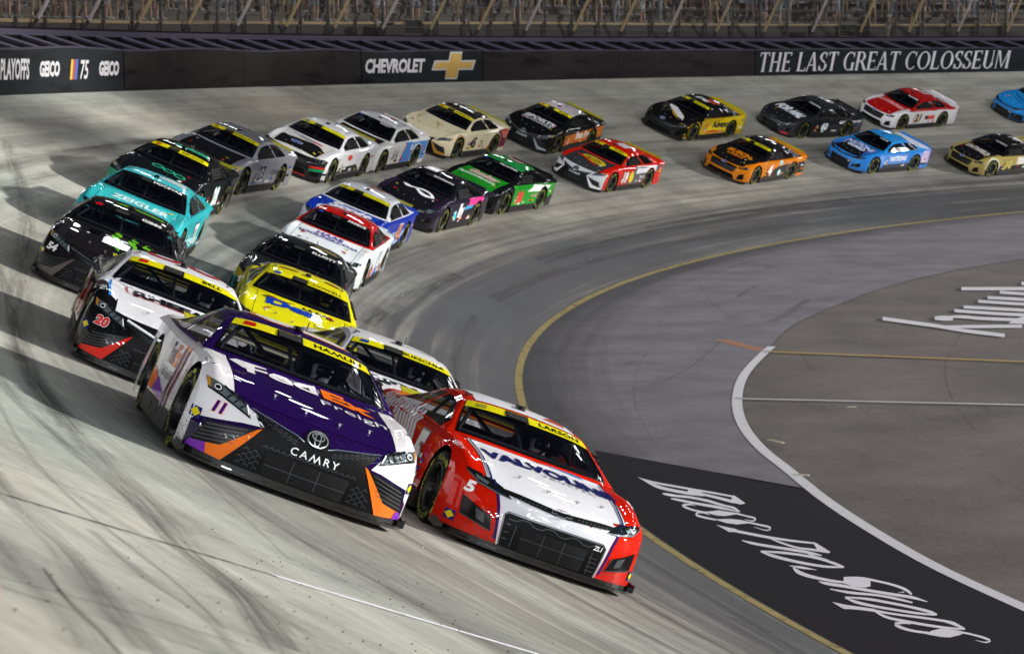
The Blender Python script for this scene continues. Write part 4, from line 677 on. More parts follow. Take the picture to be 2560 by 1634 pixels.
for k, s_ in SETS.items():
    V, F = join(s_); bm = bmesh.new(); vs = [bm.verts.new(tuple(map(float, v))) for v in V]
    for f in F:
        try: bm.faces.new([vs[i] for i in f])
        except ValueError: pass
    bmesh.ops.remove_doubles(bm, verts=bm.verts, dist=.0008)
    bmesh.ops.delete(bm, geom=[v for v in bm.verts if not v.link_faces], context='VERTS')
    for f in bm.faces: f.smooth = True
    if k in ('body', 'front_bumper', 'hood', 'roof', 'cabin_frame'): bmesh.ops.recalc_face_normals(bm, faces=bm.faces)
    me = bpy.data.meshes.new(k); bm.to_mesh(me); bm.free(); SHELL[k] = me
SHELL['side_window'] = {}
for sg in (1, -1):
    V, F = ghside(sg, inwin, .006); me = mesh('side_window', V, F); bm = bmesh.new(); bm.from_mesh(me)
    bmesh.ops.delete(bm, geom=[v for v in bm.verts if not v.link_faces], context='VERTS'); bm.to_mesh(me); bm.free(); SHELL['side_window'][sg] = me
_bv = []; _bf = []
for k in ('front_bumper', 'hood', 'body', 'cabin_frame', 'roof', 'windshield', 'rear_window'):
    me = SHELL[k]; b = len(_bv); _bv += [v.co.copy() for v in me.vertices]; _bf += [tuple(b + i for i in p.vertices) for p in me.polygons]
for sg in (1, -1):
    me = SHELL['side_window'][sg]; b = len(_bv); _bv += [v.co.copy() for v in me.vertices]; _bf += [tuple(b + i for i in p.vertices) for p in me.polygons]
BVH = BVHTree.FromPolygons(_bv, _bf)

# ------------------------------------------------------------------ lettering and film laid on the panels
_TX = {}
def flip_m(s, V, F):
    # the built-in M does not take a bold outline, so it is drawn as a W turned half round
    par = list(range(len(V)))
    def fd(a):
        while par[a] != a: par[a] = par[par[a]]; a = par[a]
        return a
    for f in F:
        for q in f[1:]: par[fd(q)] = fd(f[0])
    isl = {}
    for i in range(len(V)): isl.setdefault(fd(i), []).append(i)
    L_ = sorted(isl.values(), key=lambda q: sum(V[i][0] for i in q) / len(q)); cs = [c for c in s if c != ' ']; V = list(V)
    if len(L_) != len(cs): return V
    for c, q in zip(cs, L_):
        if c != 'M': continue
        x0, x1 = min(V[i][0] for i in q), max(V[i][0] for i in q); y0, y1 = min(V[i][1] for i in q), max(V[i][1] for i in q)
        for i in q: V[i] = (x0 + x1 - V[i][0], y0 + y1 - V[i][1])
    return V
def text2d(s, size=1., shear=0., bold=0., sp=1., res=3):
    k = (s, shear, bold, sp, res)
    if k not in _TX:
        flip = 'M' in s and bold > 0; body = s.replace('M', 'W') if flip else s
        c = bpy.data.curves.new('t', 'FONT'); c.body = body; c.size = 1; c.shear = shear; c.offset = bold; c.space_character = sp; c.resolution_u = res; c.align_x = 'CENTER'; c.fill_mode = 'FRONT'
        o = bpy.data.objects.new('t', c); COL.objects.link(o); dg = bpy.context.evaluated_depsgraph_get(); me = o.evaluated_get(dg).to_mesh()
        V = [(v.co.x, v.co.y) for v in me.vertices]; F = [tuple(p.vertices) for p in me.polygons]; bpy.data.objects.remove(o); bpy.data.curves.remove(c); _TX[k] = (flip_m(s, V, F) if flip else V, F)
    V, F = _TX[k]; return [(x * size, y * size) for x, y in V], F
def txt(s, x, y, size, sx=1., rot=0., **kw):
    V, F = text2d(s, size, **kw); c, n = cos(rot), sin(rot)
    return [(x + c * a * sx - n * b, y + n * a * sx + c * b) for a, b in V], F
def poly(*P): return list(P), [tuple(range(len(P)))]
def mir(vf): V, F = vf; return [(-a, b) for a, b in V], [f[::-1] for f in F]
class Pair(tuple): pass
def both(*vfs):
    a = comb(*vfs); r = Pair(comb(a, mir(a))); r.a = a; return r
def comb(*vfs):
    V = []; F = []
    for v, f in vfs: b = len(V); V += v; F += [tuple(b + i for i in q) for q in f]
    return V, F
def ell(x, y, rx, ry, n=28, rot=0, a0=0, a1=2 * pi): return poly(*[(x + cos(rot) * rx * cos(t) - sin(rot) * ry * sin(t), y + sin(rot) * rx * cos(t) + cos(rot) * ry * sin(t)) for t in [a0 + (a1 - a0) * i / n for i in range(n)]])
def ring(x, y, rx, ry, w, n=28):
    V = []; 
    for i in range(n):
        t = 2 * pi * i / n; V += [(x + rx * cos(t), y + ry * sin(t)), (x + (rx - w) * cos(t), y + (ry - w) * sin(t))]
    return V, [(2 * i, 2 * ((i + 1) % n), 2 * ((i + 1) % n) + 1, 2 * i + 1) for i in range(n)]
def line(pts, w):
    """polyline of width w (w may be a list)"""
    V = []; n = len(pts)
    for i in range(n):
        a = Vector(pts[max(i - 1, 0)]); b = Vector(pts[min(i + 1, n - 1)]); d = (b - a).normalized(); ww = (w[i] if isinstance(w, (list, tuple)) else w) / 2
        V += [(pts[i][0] - d.y * ww, pts[i][1] + d.x * ww), (pts[i][0] + d.y * ww, pts[i][1] - d.x * ww)]
    return V, [(2 * i, 2 * i + 1, 2 * i + 3, 2 * i + 2) for i in range(n - 1)]
def curve2(pts, n=24):
    P = np.array(pts, float); t = np.linspace(0, len(P) - 1, n); return [tuple(p) for p in cr(np.arange(len(P)), P, t)]
PROJ = {'front': ((0, 1, 0), (0, 0, 1), (-1, 0, 0)), 'hood': ((0, 1, 0), (-1, 0, 0), (0, 0, -1)), 'right': ((1, 0, 0), (0, 0, 1), (0, 1, 0)), 'left': ((-1, 0, 0), (0, 0, 1), (0, -1, 0)),
        'rcorner': ((.55, .84, 0), (0, 0, 1), (-.84, .55, 0)), 'lcorner': ((-.55, .84, 0), (0, 0, 1), (-.84, -.55, 0))}
def project(vf, pr, off=.003, step=.07):
    A, B, D = [Vector(v) for v in PROJ[pr]]; V, F = vf; bm = bmesh.new(); vs = [bm.verts.new((x, y, 0)) for x, y in V]
    for f in F:
        try: bm.faces.new([vs[i] for i in f])
        except ValueError: pass
    big = [f for f in bm.faces if len(f.verts) > 4]
    if big: bmesh.ops.triangulate(bm, faces=big)
    xs = [v[0] for v in V]; ys = [v[1] for v in V]
    for ax, lo, hi in ((0, min(xs), max(xs)), (1, min(ys), max(ys))):
        x = lo + step
        while x < hi - .01:
            co = (x, 0, 0) if ax == 0 else (0, x, 0); no = (1, 0, 0) if ax == 0 else (0, 1, 0)
            bmesh.ops.bisect_plane(bm, geom=bm.verts[:] + bm.edges[:] + bm.faces[:], plane_co=co, plane_no=no, dist=1e-5); x += step
    dead = []
    for v in bm.verts:
        o = A * v.co.x + B * v.co.y - D * 4; h = BVH.ray_cast(o, D)
        if h[0] is None: dead.append(v); continue
        n = h[1]; n = -n if n.dot(D) > 0 else n; v.co = h[0] + n * off
    bmesh.ops.delete(bm, geom=dead, context='VERTS')
    n0 = -D
    for f in bm.faces:
        f.normal_update()
        if f.normal.dot(n0) < 0: f.normal_flip()
        f.smooth = True
    me = bpy.data.meshes.new('decal'); bm.to_mesh(me); bm.free(); return me
def decal(name, parent, vf, pr, m, lay=0, label=None, step=.07):
    if isinstance(vf, Pair): decal(name, parent, mir(vf.a), pr, m, lay, label, step); vf = vf.a
    me = project(vf, pr, .0035 + .0022 * lay, min(step, .045)); o = link(name, me, m, parent)
    if label: o['label'] = label
    return o

# ------------------------------------------------------------------ shared materials and shared parts
BLACK = mat('carbon_black', '08080a', rough=.5, spec=.12); LIPM = mat('splitter_carbon', '0a0a0c', rough=.3, coat=.7, spec=.3, dirt=.3, bscale=30)
GLOSSB = mat('gloss_black', '060607', rough=.3, coat=.12, spec=.2)
RUBBER = mat('tyre_rubber', '0c0c0d', rough=.8, spec=.2, bump=.3, bscale=60)
RIMM = mat('rim_metal', '121214', rough=.4, metal=.3)
LETY = mat('tyre_lettering_yellow', 'a8b01c', rough=.7, dirt=.6, bscale=25)
CAGE = mat('cage_tube', '4c4f55', rough=.5)
INTER = mat('cockpit_dark', '0a0a0d', rough=.9, spec=.1)
STEEL = mat('bare_metal', '9a9a9a', rough=.35, metal=.8)
YELLOW = film('cfc614'); MESHG = mat('mesh_grey', '3c3f44', rough=.45)
LAMPG = mat('lamp_lens_silver', '7d8a8e', rough=.18, metal=.5, coat=1.)
LAMPD = mat('lamp_lens_dark', '15181b', rough=.15, coat=1.)
AMBER = mat('amber_marker', 'c48a1c', rough=.3, coat=.8)
RIB = mat('vent_rib_grey', '34373a', rough=.45, coat=.2)
def glass(name, tint, tr):
    m = bpy.data.materials.new(name); m.use_nodes = True; t = m.node_tree; t.nodes.clear(); Nn = t.nodes.new; L = t.links.new
    o = Nn('ShaderNodeOutputMaterial'); a = Nn('ShaderNodeBsdfTransparent'); a.inputs[0].default_value = (tr, tr, tr * 1.05, 1)
    g = Nn('ShaderNodeBsdfPrincipled'); g.inputs['Base Color'].default_value = srgb(tint); g.inputs['Roughness'].default_value = .06; g.inputs['Specular IOR Level'].default_value = .35; g.inputs['Coat Weight'].default_value = .0; g.inputs['Coat Roughness'].default_value = .05
    mx = Nn('ShaderNodeMixShader'); fr = Nn('ShaderNodeLayerWeight'); fr.inputs[0].default_value = .25; mp = Nn('ShaderNodeMapRange'); mp.inputs[3].default_value = .45; mp.inputs[4].default_value = .95; L(fr.outputs['Facing'], mp.inputs[0])
    L(mp.outputs[0], mx.inputs[0]); L(a.outputs[0], mx.inputs[1]); L(g.outputs[0], mx.inputs[2]); L(mx.outputs[0], o.inputs[0]); return m
GLASS = glass('windshield_glass', '04060c', .8)
NET = mat('window_net', '0c0c0e', rough=.8)
# wheel
def wheel_meshes():
    t = MB(); t.lathe([(.225, -.135), (.29, -.152), (.33, -.148), (.349, -.13), (.352, -.06), (.353, 0), (.352, .06), (.349, .13), (.33, .148), (.29, .152), (.225, .135)], 40)
    r = MB(); r.lathe([(.232, .14), (.236, .150), (.225, .152), (.205, .13), (.19, .06), (.07, .045), (.06, .09), (.035, .1), (.001, .1)], 32)
    for k in range(10):
        a = 2 * pi * k / 10 + (.14 if k % 2 else -.14); M = Matrix.Rotation(a, 4, 'Y'); r.box((.135, .075, 0), (.19, .05, .028), 0, M)
    r.lathe([(.232, .14), (.232, -.13)], 24)
    L = []
    for s, a0 in (('GOODYEAR', pi / 2), ('EAGLE', -pi / 2), ('GOODYEAR', pi), ('EAGLE', 0)):
        V, F = text2d(s, .072, bold=.012, sp=1.15); L.append(([(a0 - x / .285, y) for x, y in V], F))
    V, F = comb(*L); P = []
    for a, y in V: rr = .262 + y * 1.0; P.append((rr * cos(a), .1545, rr * sin(a)))
    l = MB(); l.add(P, F); bandV = []; 
    for a0 in (.45, 1.25 + pi / 2, .45 + pi, pi * 1.5 + .45):
        n = 8; V2 = []; 
        for i in range(n + 1):
            a = a0 + .26 * i / n; V2 += [(.335 * cos(a), .1495, .335 * sin(a)), (.300 * cos(a), .1535, .300 * sin(a))]
        l.add(V2, [(2 * i, 2 * i + 1, 2 * i + 3, 2 * i + 2) for i in range(n)])
    return t.me('tyre'), r.me('rim'), l.me('lettering')
TYRE, RIMME, LETME = wheel_meshes()
for me_, m_ in ((TYRE, RUBBER), (RIMME, RIMM), (LETME, LETY)): me_.materials.append(m_)
TYRE.polygons.foreach_set('use_smooth', [True] * len(TYRE.polygons))
# splitter, underbody, skirts, spoiler
def outline(d, z, n=25):
    g = top_eval([0.], list(np.linspace(-.95, .95, n)))[0]; return [(float(g[0, j]) + d, float(y) * (1 + d * .5), z) for j, y in enumerate(np.linspace(-.95, .95, n))]
_s = MB()
for d, z0, z1 in ((.055, .062, .085),):
    a = outline(d, z0); b = outline(d, z1); n = len(a); V = a + b + [(1.85, p[1], z0) for p in a] + [(1.85, p[1], z1) for p in a]
    F = []
    for i in range(n - 1): F += [(i, i + 1, n + i + 1, n + i), (n + i, n + i + 1, 3 * n + i + 1, 3 * n + i), (2 * n + i, 2 * n + i + 1, i + 1, i)]
    F += [(0, n, 3 * n, 2 * n), (n - 1, 3 * n - 1, 4 * n - 1, 2 * n - 1)]; _s.add(V, F)
a = outline(.006, .084); b = outline(.006, .125); n = len(a); _s.add(a + b, [(i, i + 1, n + i + 1, n + i) for i in range(n - 1)])
for sg in (1, -1): _s.box((1.93, sg * .985, .115), (.34, .012, .075)); _s.box((2.06, sg * .955, .10), (.06, .05, .05))
SPLIT = _s.me('splitter'); SPLIT.materials.append(LIPM)
_s = MB(); _s.box((.1, 0, .36), (3.9, 1.28, .52)); _s.box((0, 0, .42), (1.86, 1.84, .62)); _s.box((-2.1, 0, .5), (.5, 1.7, .7)); _s.box((1.98, 0, .34), (.12, 1.55, .44)); _s.box((0, 0, .10), (4.3, 1.5, .05))
UNDER = _s.me('underbody'); UNDER.materials.append(INTER)
SKIRTS = []
for sg in (1, -1):
    _s = MB(); P = []
    for x in (AX - AR - .02, -AX + AR + .02):
        P += [(x, sg * 1.0, .07), (x, sg * .93, .07), (x, sg * .93, .25), (x, sg * .998, .25)]
    _s.add(P, [(0, 1, 2, 3), (4, 7, 6, 5), (0, 4, 5, 1), (3, 2, 6, 7), (0, 3, 7, 4), (1, 5, 6, 2)])
    for x in (.55, .1, -.35): _s.box((x, sg * 1.0, .17), (.22, .012, .07))
    q_ = _s.me('side_skirt'); q_.materials.append(mat('skirt_grey', '1d1b1d', rough=.5, spec=.2, dirt=.4)); SKIRTS.append(q_)
_s = MB(); _s.hexa([(-2.40, -.72, .945), (-2.44, -.72, .945), (-2.44, .72, .945), (-2.40, .72, .945), (-2.48, -.74, .995), (-2.49, -.74, .995), (-2.49, .74, .995), (-2.48, .74, .995)][0:4] + [(-2.48, -.74, .995), (-2.49, -.74, .995), (-2.49, .74, .995), (-2.48, .74, .995)])
SPOIL = _s.me('spoiler')
_s = MB()
for sg in (1, -1):
    _s.tube([(.72, sg * .74, .60), (.62, sg * .73, .92), (.20, sg * .56, 1.13), (-.35, sg * .53, 1.19), (-.9, sg * .53, 1.14), (-1.75, sg * .5, .80)], .022)
    _s.tube([(-.55, sg * .53, 1.18), (-.62, sg * .7, .45)], .022)
    for z in (.5, .62, .74): _s.tube([(.6, sg * .78, z), (-.6, sg * .78, z)], .02)
_s.tube([(.18, -.56, 1.13), (.18, .56, 1.13)], .022); _s.tube([(-.55, -.53, 1.18), (-.55, .53, 1.18)], .022); _s.tube([(-.6, -.7, .85), (-.6, .7, .85)], .022)
_s.tube([(-.55, -.53, 1.17), (-.62, .6, .5)], .02); _s.tube([(-.55, .53, 1.17), (-.62, -.6, .5)], .02); _s.tube([(.62, -.72, .9), (.62, .72, .9)], .022); _s.tube([(.66, -.05, .86), (.2, -.1, 1.12)], .018)
CAGEM = _s.me('roll_cage'); CAGEM.materials.append(CAGE)
_s = MB(); _s.hexa([(.66, -.74, .60), (.95, -.74, .60), (.95, .74, .60), (.66, .74, .60), (.62, -.74, .82), (.98, -.74, .855), (.98, .74, .855), (.62, .74, .82)])
_s.box((.56, .36, .78), (.06, .34, .14)); DASH = _s.me('dashboard'); DASH.materials.append(INTER)
_s = MB(); _s.hexa([(-.42, .16, .2), (.1, .16, .2), (.1, .6, .2), (-.42, .6, .2), (-.5, .16, .45), (.12, .16, .40), (.12, .6, .40), (-.5, .6, .45)])
_s.hexa([(-.62, .14, .4), (-.42, .14, .4), (-.42, .62, .4), (-.62, .62, .4), (-.72, .2, 1.08), (-.62, .2, 1.08), (-.62, .56, 1.08), (-.72, .56, 1.08)])
for q in (.17, .59): _s.box((-.48, q, 1.0), (.3, .04, .17))
SEAT = _s.me('seat'); SEAT.materials.append(mat('seat_grey', '1c1d22', rough=.6))
_s = MB(); tor = [(.18 * cos(t), .18 * sin(t)) for t in [2 * pi * i / 20 for i in range(21)]]
_s.tube([(.28 + .06 * z, .38 + y, .84 + z * .95) for y, z in tor], .015, caps=False); _s.box((.32, .38, .83), (.02, .3, .03)); STEER = _s.me('steering_wheel'); STEER.materials.append(INTER)
_s = MB()
for k in range(7): x = -.48 + k * .14; _s.tube([(x, .895 - .02, .91), (x * .96 - .02, .76, 1.10)], .012, 5)
for k in range(4): _s.tube([(-.5, .885 - k * .035, .93 + k * .05), (.38, .885 - k * .035, .93 + k * .05)], .012, 5)
NETM = _s.me('window_net'); NETM.materials.append(NET)
_s = MB(); _s.tube([(-.02, -.03, 1.255), (-.03, -.03, 1.285)], .045, 10); _s.box((-.1, -.03, 1.275), (.12, .06, .03))
ANT = _s.me('roof_camera'); ANT.materials.append(GLOSSB)
_s = MB(); _s.tube([(-.35, .1, 1.255), (-.36, .1, 1.36)], .006, 5); WHIP = _s.me('antenna'); WHIP.materials.append(GLOSSB)
RAILS = []
for sg in (1, -1): _s = MB(); _s.tube([(.0, sg * .56, 1.235), (-.9, sg * .53, 1.215)], .008, 5); q_ = _s.me('roof_rail'); q_.materials.append(GLOSSB); RAILS.append(q_)
_s = MB()
for y, x in ((-.36, 1.93), (-.1, 2.08), (.19, 2.09), (.48, 1.92)):
    z = float(top_eval([4.4], [y])[0, 1, 0]); h = BVH.ray_cast(Vector((x, y, 3)), Vector((0, 0, -1))); _s.tube([h[0], h[0] + Vector((-.0, 0, .025))], .01, 8); _s.tube([h[0] + Vector((0, -.02, .02)), h[0] + Vector((0, .02, .022))], .005, 6)
PINS = _s.me('hood_pins'); PINS.materials.append(STEEL)
_s = MB(); _s.box((.42, -1.0, .93), (.07, .10, .09)); _s.box((.42, -.93, .92), (.03, .1, .03)); MIRR = None
_ss = np.linspace(1.2, 3.62, 200); _gg = gh_eval(_ss, [.5]); _dd = np.concatenate([[0], np.cumsum(np.hypot(np.diff(_gg[:, 0, 0]), np.diff(_gg[:, 1, 0])))]); _dd = _dd[-1] - _dd
def s_of(d): return float(np.interp(d, _dd[::-1], _ss[::-1]))     # row at distance d below the top edge
def bannerme(f0=-1, f1=1, d0=.165, d1=.005, off=-.004, nf=21):
    V, F = gpatch([s_of(d0 + (d1 - d0) * i / 5) for i in range(6)], [f * glassF for f in lin(f0, f1, nf)], lambda s, f: True, off); return mesh('banner', V, F)
BANM = bannerme(); SLOTM = bannerme(-.40, -.03, .20, .03, -.012, 5); SLOTM.materials.append(GLOSSB)
SLOT2 = bannerme(-.37, -.06, .175, .07, -.018, 5); SLOT2.materials.append(mat('duct_black', '020203', rough=.9))
TRIM = mesh('windshield_trim', *join([gpatch(lin(W0, W1, 13), [-.955, -.93], lambda s, f: True, -.003), gpatch(lin(W0, W1, 13), [.93, .955], lambda s, f: True, -.003), gpatch([3.56, 3.66], [f * .955 for f in lin(-1, 1, 17)], lambda s, f: True, -.003), gpatch([.22, .36], [f * .955 for f in lin(-1, 1, 17)], lambda s, f: True, -.003)]))
TRIM.materials.append(GLOSSB)
def ftz(f, s, u0, v0): return f
def banner_text(parent, s, m, y0=.33, size=.115, sx=1.05):
    """driver name on the banner: laid on the glass by its own rows"""
    V, F = text2d(s, size, bold=.02, sp=1.03); bm = bmesh.new(); vs = [bm.verts.new((x * sx, y, 0)) for x, y in V]
    for f in F:
        try: bm.faces.new([vs[i] for i in f])
        except ValueError: pass
    w = max(abs(v[0]) for v in V) * sx; y0 = min(y0, .565 - w) if w < .3 else .57 - w
    for q in range(-5, 6): bmesh.ops.bisect_plane(bm, geom=bm.verts[:] + bm.edges[:] + bm.faces[:], plane_co=(q * .08, 0, 0), plane_no=(1, 0, 0))
    for v in bm.verts:
        y = y0 + v.co.x; s_ = s_of(.125 - v.co.y)
        wd = cr(np.arange(len(_G)), _G[:, 2, 4], [s_])[0]; f = y / wd; g = gh_eval([s_], [abs(f)])[0]
        v.co = (g[0, 0], y, g[1, 0] + .008)
    me = bpy.data.meshes.new('driver_name'); bm.to_mesh(me); bm.free(); return link('driver_name', me, m, parent)

# ------------------------------------------------------------------ front ends
WHITE = film('f2f2f2'); REDF = film('d8231c')
def cam_paint(c): return paint(c)
def front_camry(root, o):
    blade = o.get('blade', '9aa0a0'); dk = BLACK
    decal('lower_grille', root, poly((-.655, .125), (-.445, .46), (-.54, .572), (-.17, .508), (.17, .508), (.54, .572), (.445, .46), (.655, .125)), 'front', dk, 1, step=.045)
    decal('radiator_opening', root, poly((-.34, .135), (-.36, .32), (.36, .32), (.34, .135)), 'front', mat('duct_black', '020203', rough=.9), 3)
    L = []
    for i in range(7):
        for j in range(3):
            y = .40 + i * .035; z = .155 + j * .05 + (i % 2) * .025
            if y < .62 - (z - .13) * .55 - .02: L.append(line([(y - .02, z), (y, z + .02), (y + .02, z)], .005))
    for i in range(16): y = -.375 + i * .05; L.append(line([(y - .02, .345), (y, .362), (y + .02, .345)], .005))
    L += [line([(x, .14), (x, .315)], .006) for x in (-.12, .1)] + [line([(-.34, .22), (.34, .22)], .006)]
    decal('grille_mesh', root, comb(*(both(*L[:-19]) if L[:-19] else ([], []), comb(*L[-19:]))) if False else comb(both(*L[:-19]), comb(*L[-19:])), 'front', MESHG, 4)
    decal('upper_grille', root, poly((-.55, .575), (-.15, .43), (.15, .43), (.55, .575), (.17, .505), (.11, .475), (-.11, .475), (-.17, .505)), 'front', dk, 2, step=.05)
    decal('grille_lip', root, both(line([(-.56, .585), (-.17, .517), (-.10, .49)], .007)), 'front', LAMPG, 4)
    L = []
    for i in range(9):
        for j in range(2):
            y = .17 + i * .045; z = .447 + i * .0135 + j * .022; L.append(line([(y - .018, z - .004), (y, z + .012), (y + .018, z - .004)], .004))
    decal('grille_mesh', root, both(*L), 'front', MESHG, 4)
    em = comb(ring(0, .535, .088, .058, .009), ring(0, .553, .055, .026, .008), ring(0, .535, .026, .054, .008))
    decal('front_badge', root, ell(0, .535, .105, .07), 'front', dk, 4); decal('front_badge', root, em, 'front', mat('badge_silver', 'b5bcc0', rough=.25, metal=.6), 6, step=.03)
    decal('model_lettering', root, txt('CAMRY', .02, .366, .085, sx=1.12, bold=.01, sp=1.35), 'front', WHITE, 6)
    decal('side_intake', root, both(poly((-.47, .452), (-.85, .375), (-.905, .19), (-.70, .235))), 'front', GLOSSB, 2, step=.05)
    L = []
    for i in range(5): f = i / 5; L.append(line([(-.545 - .015 * i, .42 - f * .17), (-.84 - .012 * i, .355 - f * .165)], [.004, .012]))
    decal('intake_rib', root, both(*L), 'front', RIB, 4)
    decal('bumper_blade', root, both(poly((-.44, .468), (-.475, .452), (-.70, .235), (-.905, .19), (-.925, .14), (-.66, .125))), 'front', film(blade) if isinstance(blade, str) else blade, 3, step=.05)
    decal('headlight', root, poly((-.925, .69), (-.905, .61), (-.80, .585), (-.545, .505), (-.60, .60), (-.72, .65), (-.83, .675)), 'front', LAMPG, 2, step=.05)
    decal('headlight', root, mir(poly((-.925, .69), (-.905, .61), (-.80, .585), (-.545, .505), (-.60, .60), (-.72, .65), (-.83, .675))), 'front', LAMPG, 2, step=.05)
    det = [ell(-.835, .635, .034, .026)] + [line([(-.79 + k * .055, .662 - k * .016), (-.72 + k * .055, .628 - k * .02), (-.755 + k * .055, .592 - k * .018)], .016) for k in range(3)] + [line([(-.9, .615), (-.80, .592), (-.56, .515)], .012)]
    decal('lamp_detail', root, both(*det), 'front', LAMPD, 4); decal('lamp_detail', root, both(ring(-.835, .635, .026, .02, .006), line([(-.60, .59), (-.57, .53)], .01)), 'front', WHITE, 6)
    decal('marker_lamp', root, both(poly((-.92, .685), (-.905, .625), (-.885, .62), (-.89, .68))), 'front', AMBER, 5)
def front_camaro(root, o):
    dk = BLACK
    decal('lower_grille', root, poly((-.475, .122), (-.51, .40), (-.47, .437), (.47, .437), (.51, .40), (.475, .122)), 'front', dk, 2, step=.045)
    decal('grille_frame', root, comb(line([(-.468, .13), (-.502, .40), (-.465, .428), (.465, .428), (.502, .40), (.468, .13)], .010)), 'front', mat('frame_grey', '6e6e74', rough=.3, metal=.3), 3)
    decal('radiator_opening', root, poly((-.30, .135), (-.31, .34), (.33, .34), (.32, .135)), 'front', mat('duct_black', '020203', rough=.9), 3)
    pts = []
    for i in range(8): y = -.42 + i * .12; pts += [(y - .03, .405 if i % 2 else .375), (y + .03, .405 if i % 2 else .375)]
    L = [line(pts, .006), line([(-.31, .25), (.33, .25)], .005)] + [line([(x, .14), (x, .34)], .006) for x in (-.1, .1, .38, -.37)] + [line([(.36, z), (.45, z)], .006) for z in (.17, .21, .25, .29)] + [line([(-.46, z), (-.42, z)], .008) for z in (.2, .26, .33)]
    decal('grille_mesh', root, comb(*L), 'front', MESHG, 5)
    decal('trim_lettering', root, txt('ZL1', .42, .365, .055, bold=.02, shear=.3), 'front', WHITE, 6)
    decal('upper_grille', root, poly((-.57, .60), (-.40, .598), (0, .575), (.40, .598), (.57, .60), (.52, .565), (0, .53), (-.52, .565)), 'front', dk, 2, step=.05)
    decal('grille_mesh', root, comb(*[line([(x, .553), (x + .02, .57)], .006) for x in [-.45 + .04 * i for i in range(8)] + [.16 + .04 * i for i in range(8)]]), 'front', MESHG, 5)
    decal('front_badge', root, line([(-.10, .545), (-.045, .548), (-.045, .535), (.04, .535), (.04, .548), (.10, .55), (.09, .575), (.04, .573), (.04, .585), (-.045, .585), (-.045, .572), (-.09, .57), (-.10, .545)], .006), 'front', mat('badge_silver', 'b5bcc0', rough=.25, metal=.6), 6, step=.03)
    h = poly((-.875, .665), (-.86, .63), (-.76, .565), (-.47, .535), (-.56, .605), (-.66, .64))
    for hh in (h, mir(h)): decal('headlight', root, hh, 'front', LAMPD, 3, step=.05)
    decal('lamp_detail', root, both(line([(-.87, .64), (-.77, .575), (-.6, .545), (-.47, .535)], [.004, .014, .012, .004]), poly((-.80, .63), (-.68, .60), (-.70, .58), (-.79, .60))), 'front', LAMPG, 5)
    for hh in (poly((-.86, .435), (-.845, .27), (-.565, .215), (-.60, .335)), mir(poly((-.86, .435), (-.845, .27), (-.565, .215), (-.60, .335)))):
        decal('side_intake', root, hh, 'front', GLOSSB, 2, step=.05)
    decal('intake_rib', root, both(line([(-.845, .27), (-.565, .215), (-.60, .335)], .010), poly((-.74, .37), (-.66, .34), (-.64, .26), (-.71, .28))), 'front', RIB, 4)
def front_mustang(root, o):
    dk = BLACK
    decal('upper_grille', root, poly((-.57, .585), (-.50, .37), (.50, .37), (.57, .585), (.3, .60), (-.3, .60)), 'front', dk, 1, step=.06)
    decal('grille_mesh', root, comb(*[line([(-.52, z), (.52, z)], .006) for z in (.42, .46, .50, .54)]), 'front', MESHG, 3)
    decal('lower_grille', root, poly((-.60, .13), (-.52, .30), (.52, .30), (.60, .13)), 'front', dk, 1, step=.06)
    decal('front_badge', root, ell(0, .60, .1, .03), 'front', film('1c3f94'), 4); decal('front_badge', root, ring(0, .60, .1, .03, .006), 'front', WHITE, 5)
    h = poly((-.90, .655), (-.89, .58), (-.63, .555), (-.61, .60), (-.70, .645))
    for hh in (h, mir(h)): decal('headlight', root, hh, 'front', LAMPD, 3, step=.05)
    decal('lamp_detail', root, both(*[line([(-.86 + k * .075, .585), (-.85 + k * .075, .635)], .018) for k in range(3)]), 'front', LAMPG, 5)
    for hh in (poly((-.86, .42), (-.88, .20), (-.68, .17), (-.72, .36)), mir(poly((-.86, .42), (-.88, .20), (-.68, .17), (-.72, .36)))): decal('side_intake', root, hh, 'front', GLOSSB, 2, step=.05)
FRONT = dict(camry=front_camry, camaro=front_camaro, mustang=front_mustang)

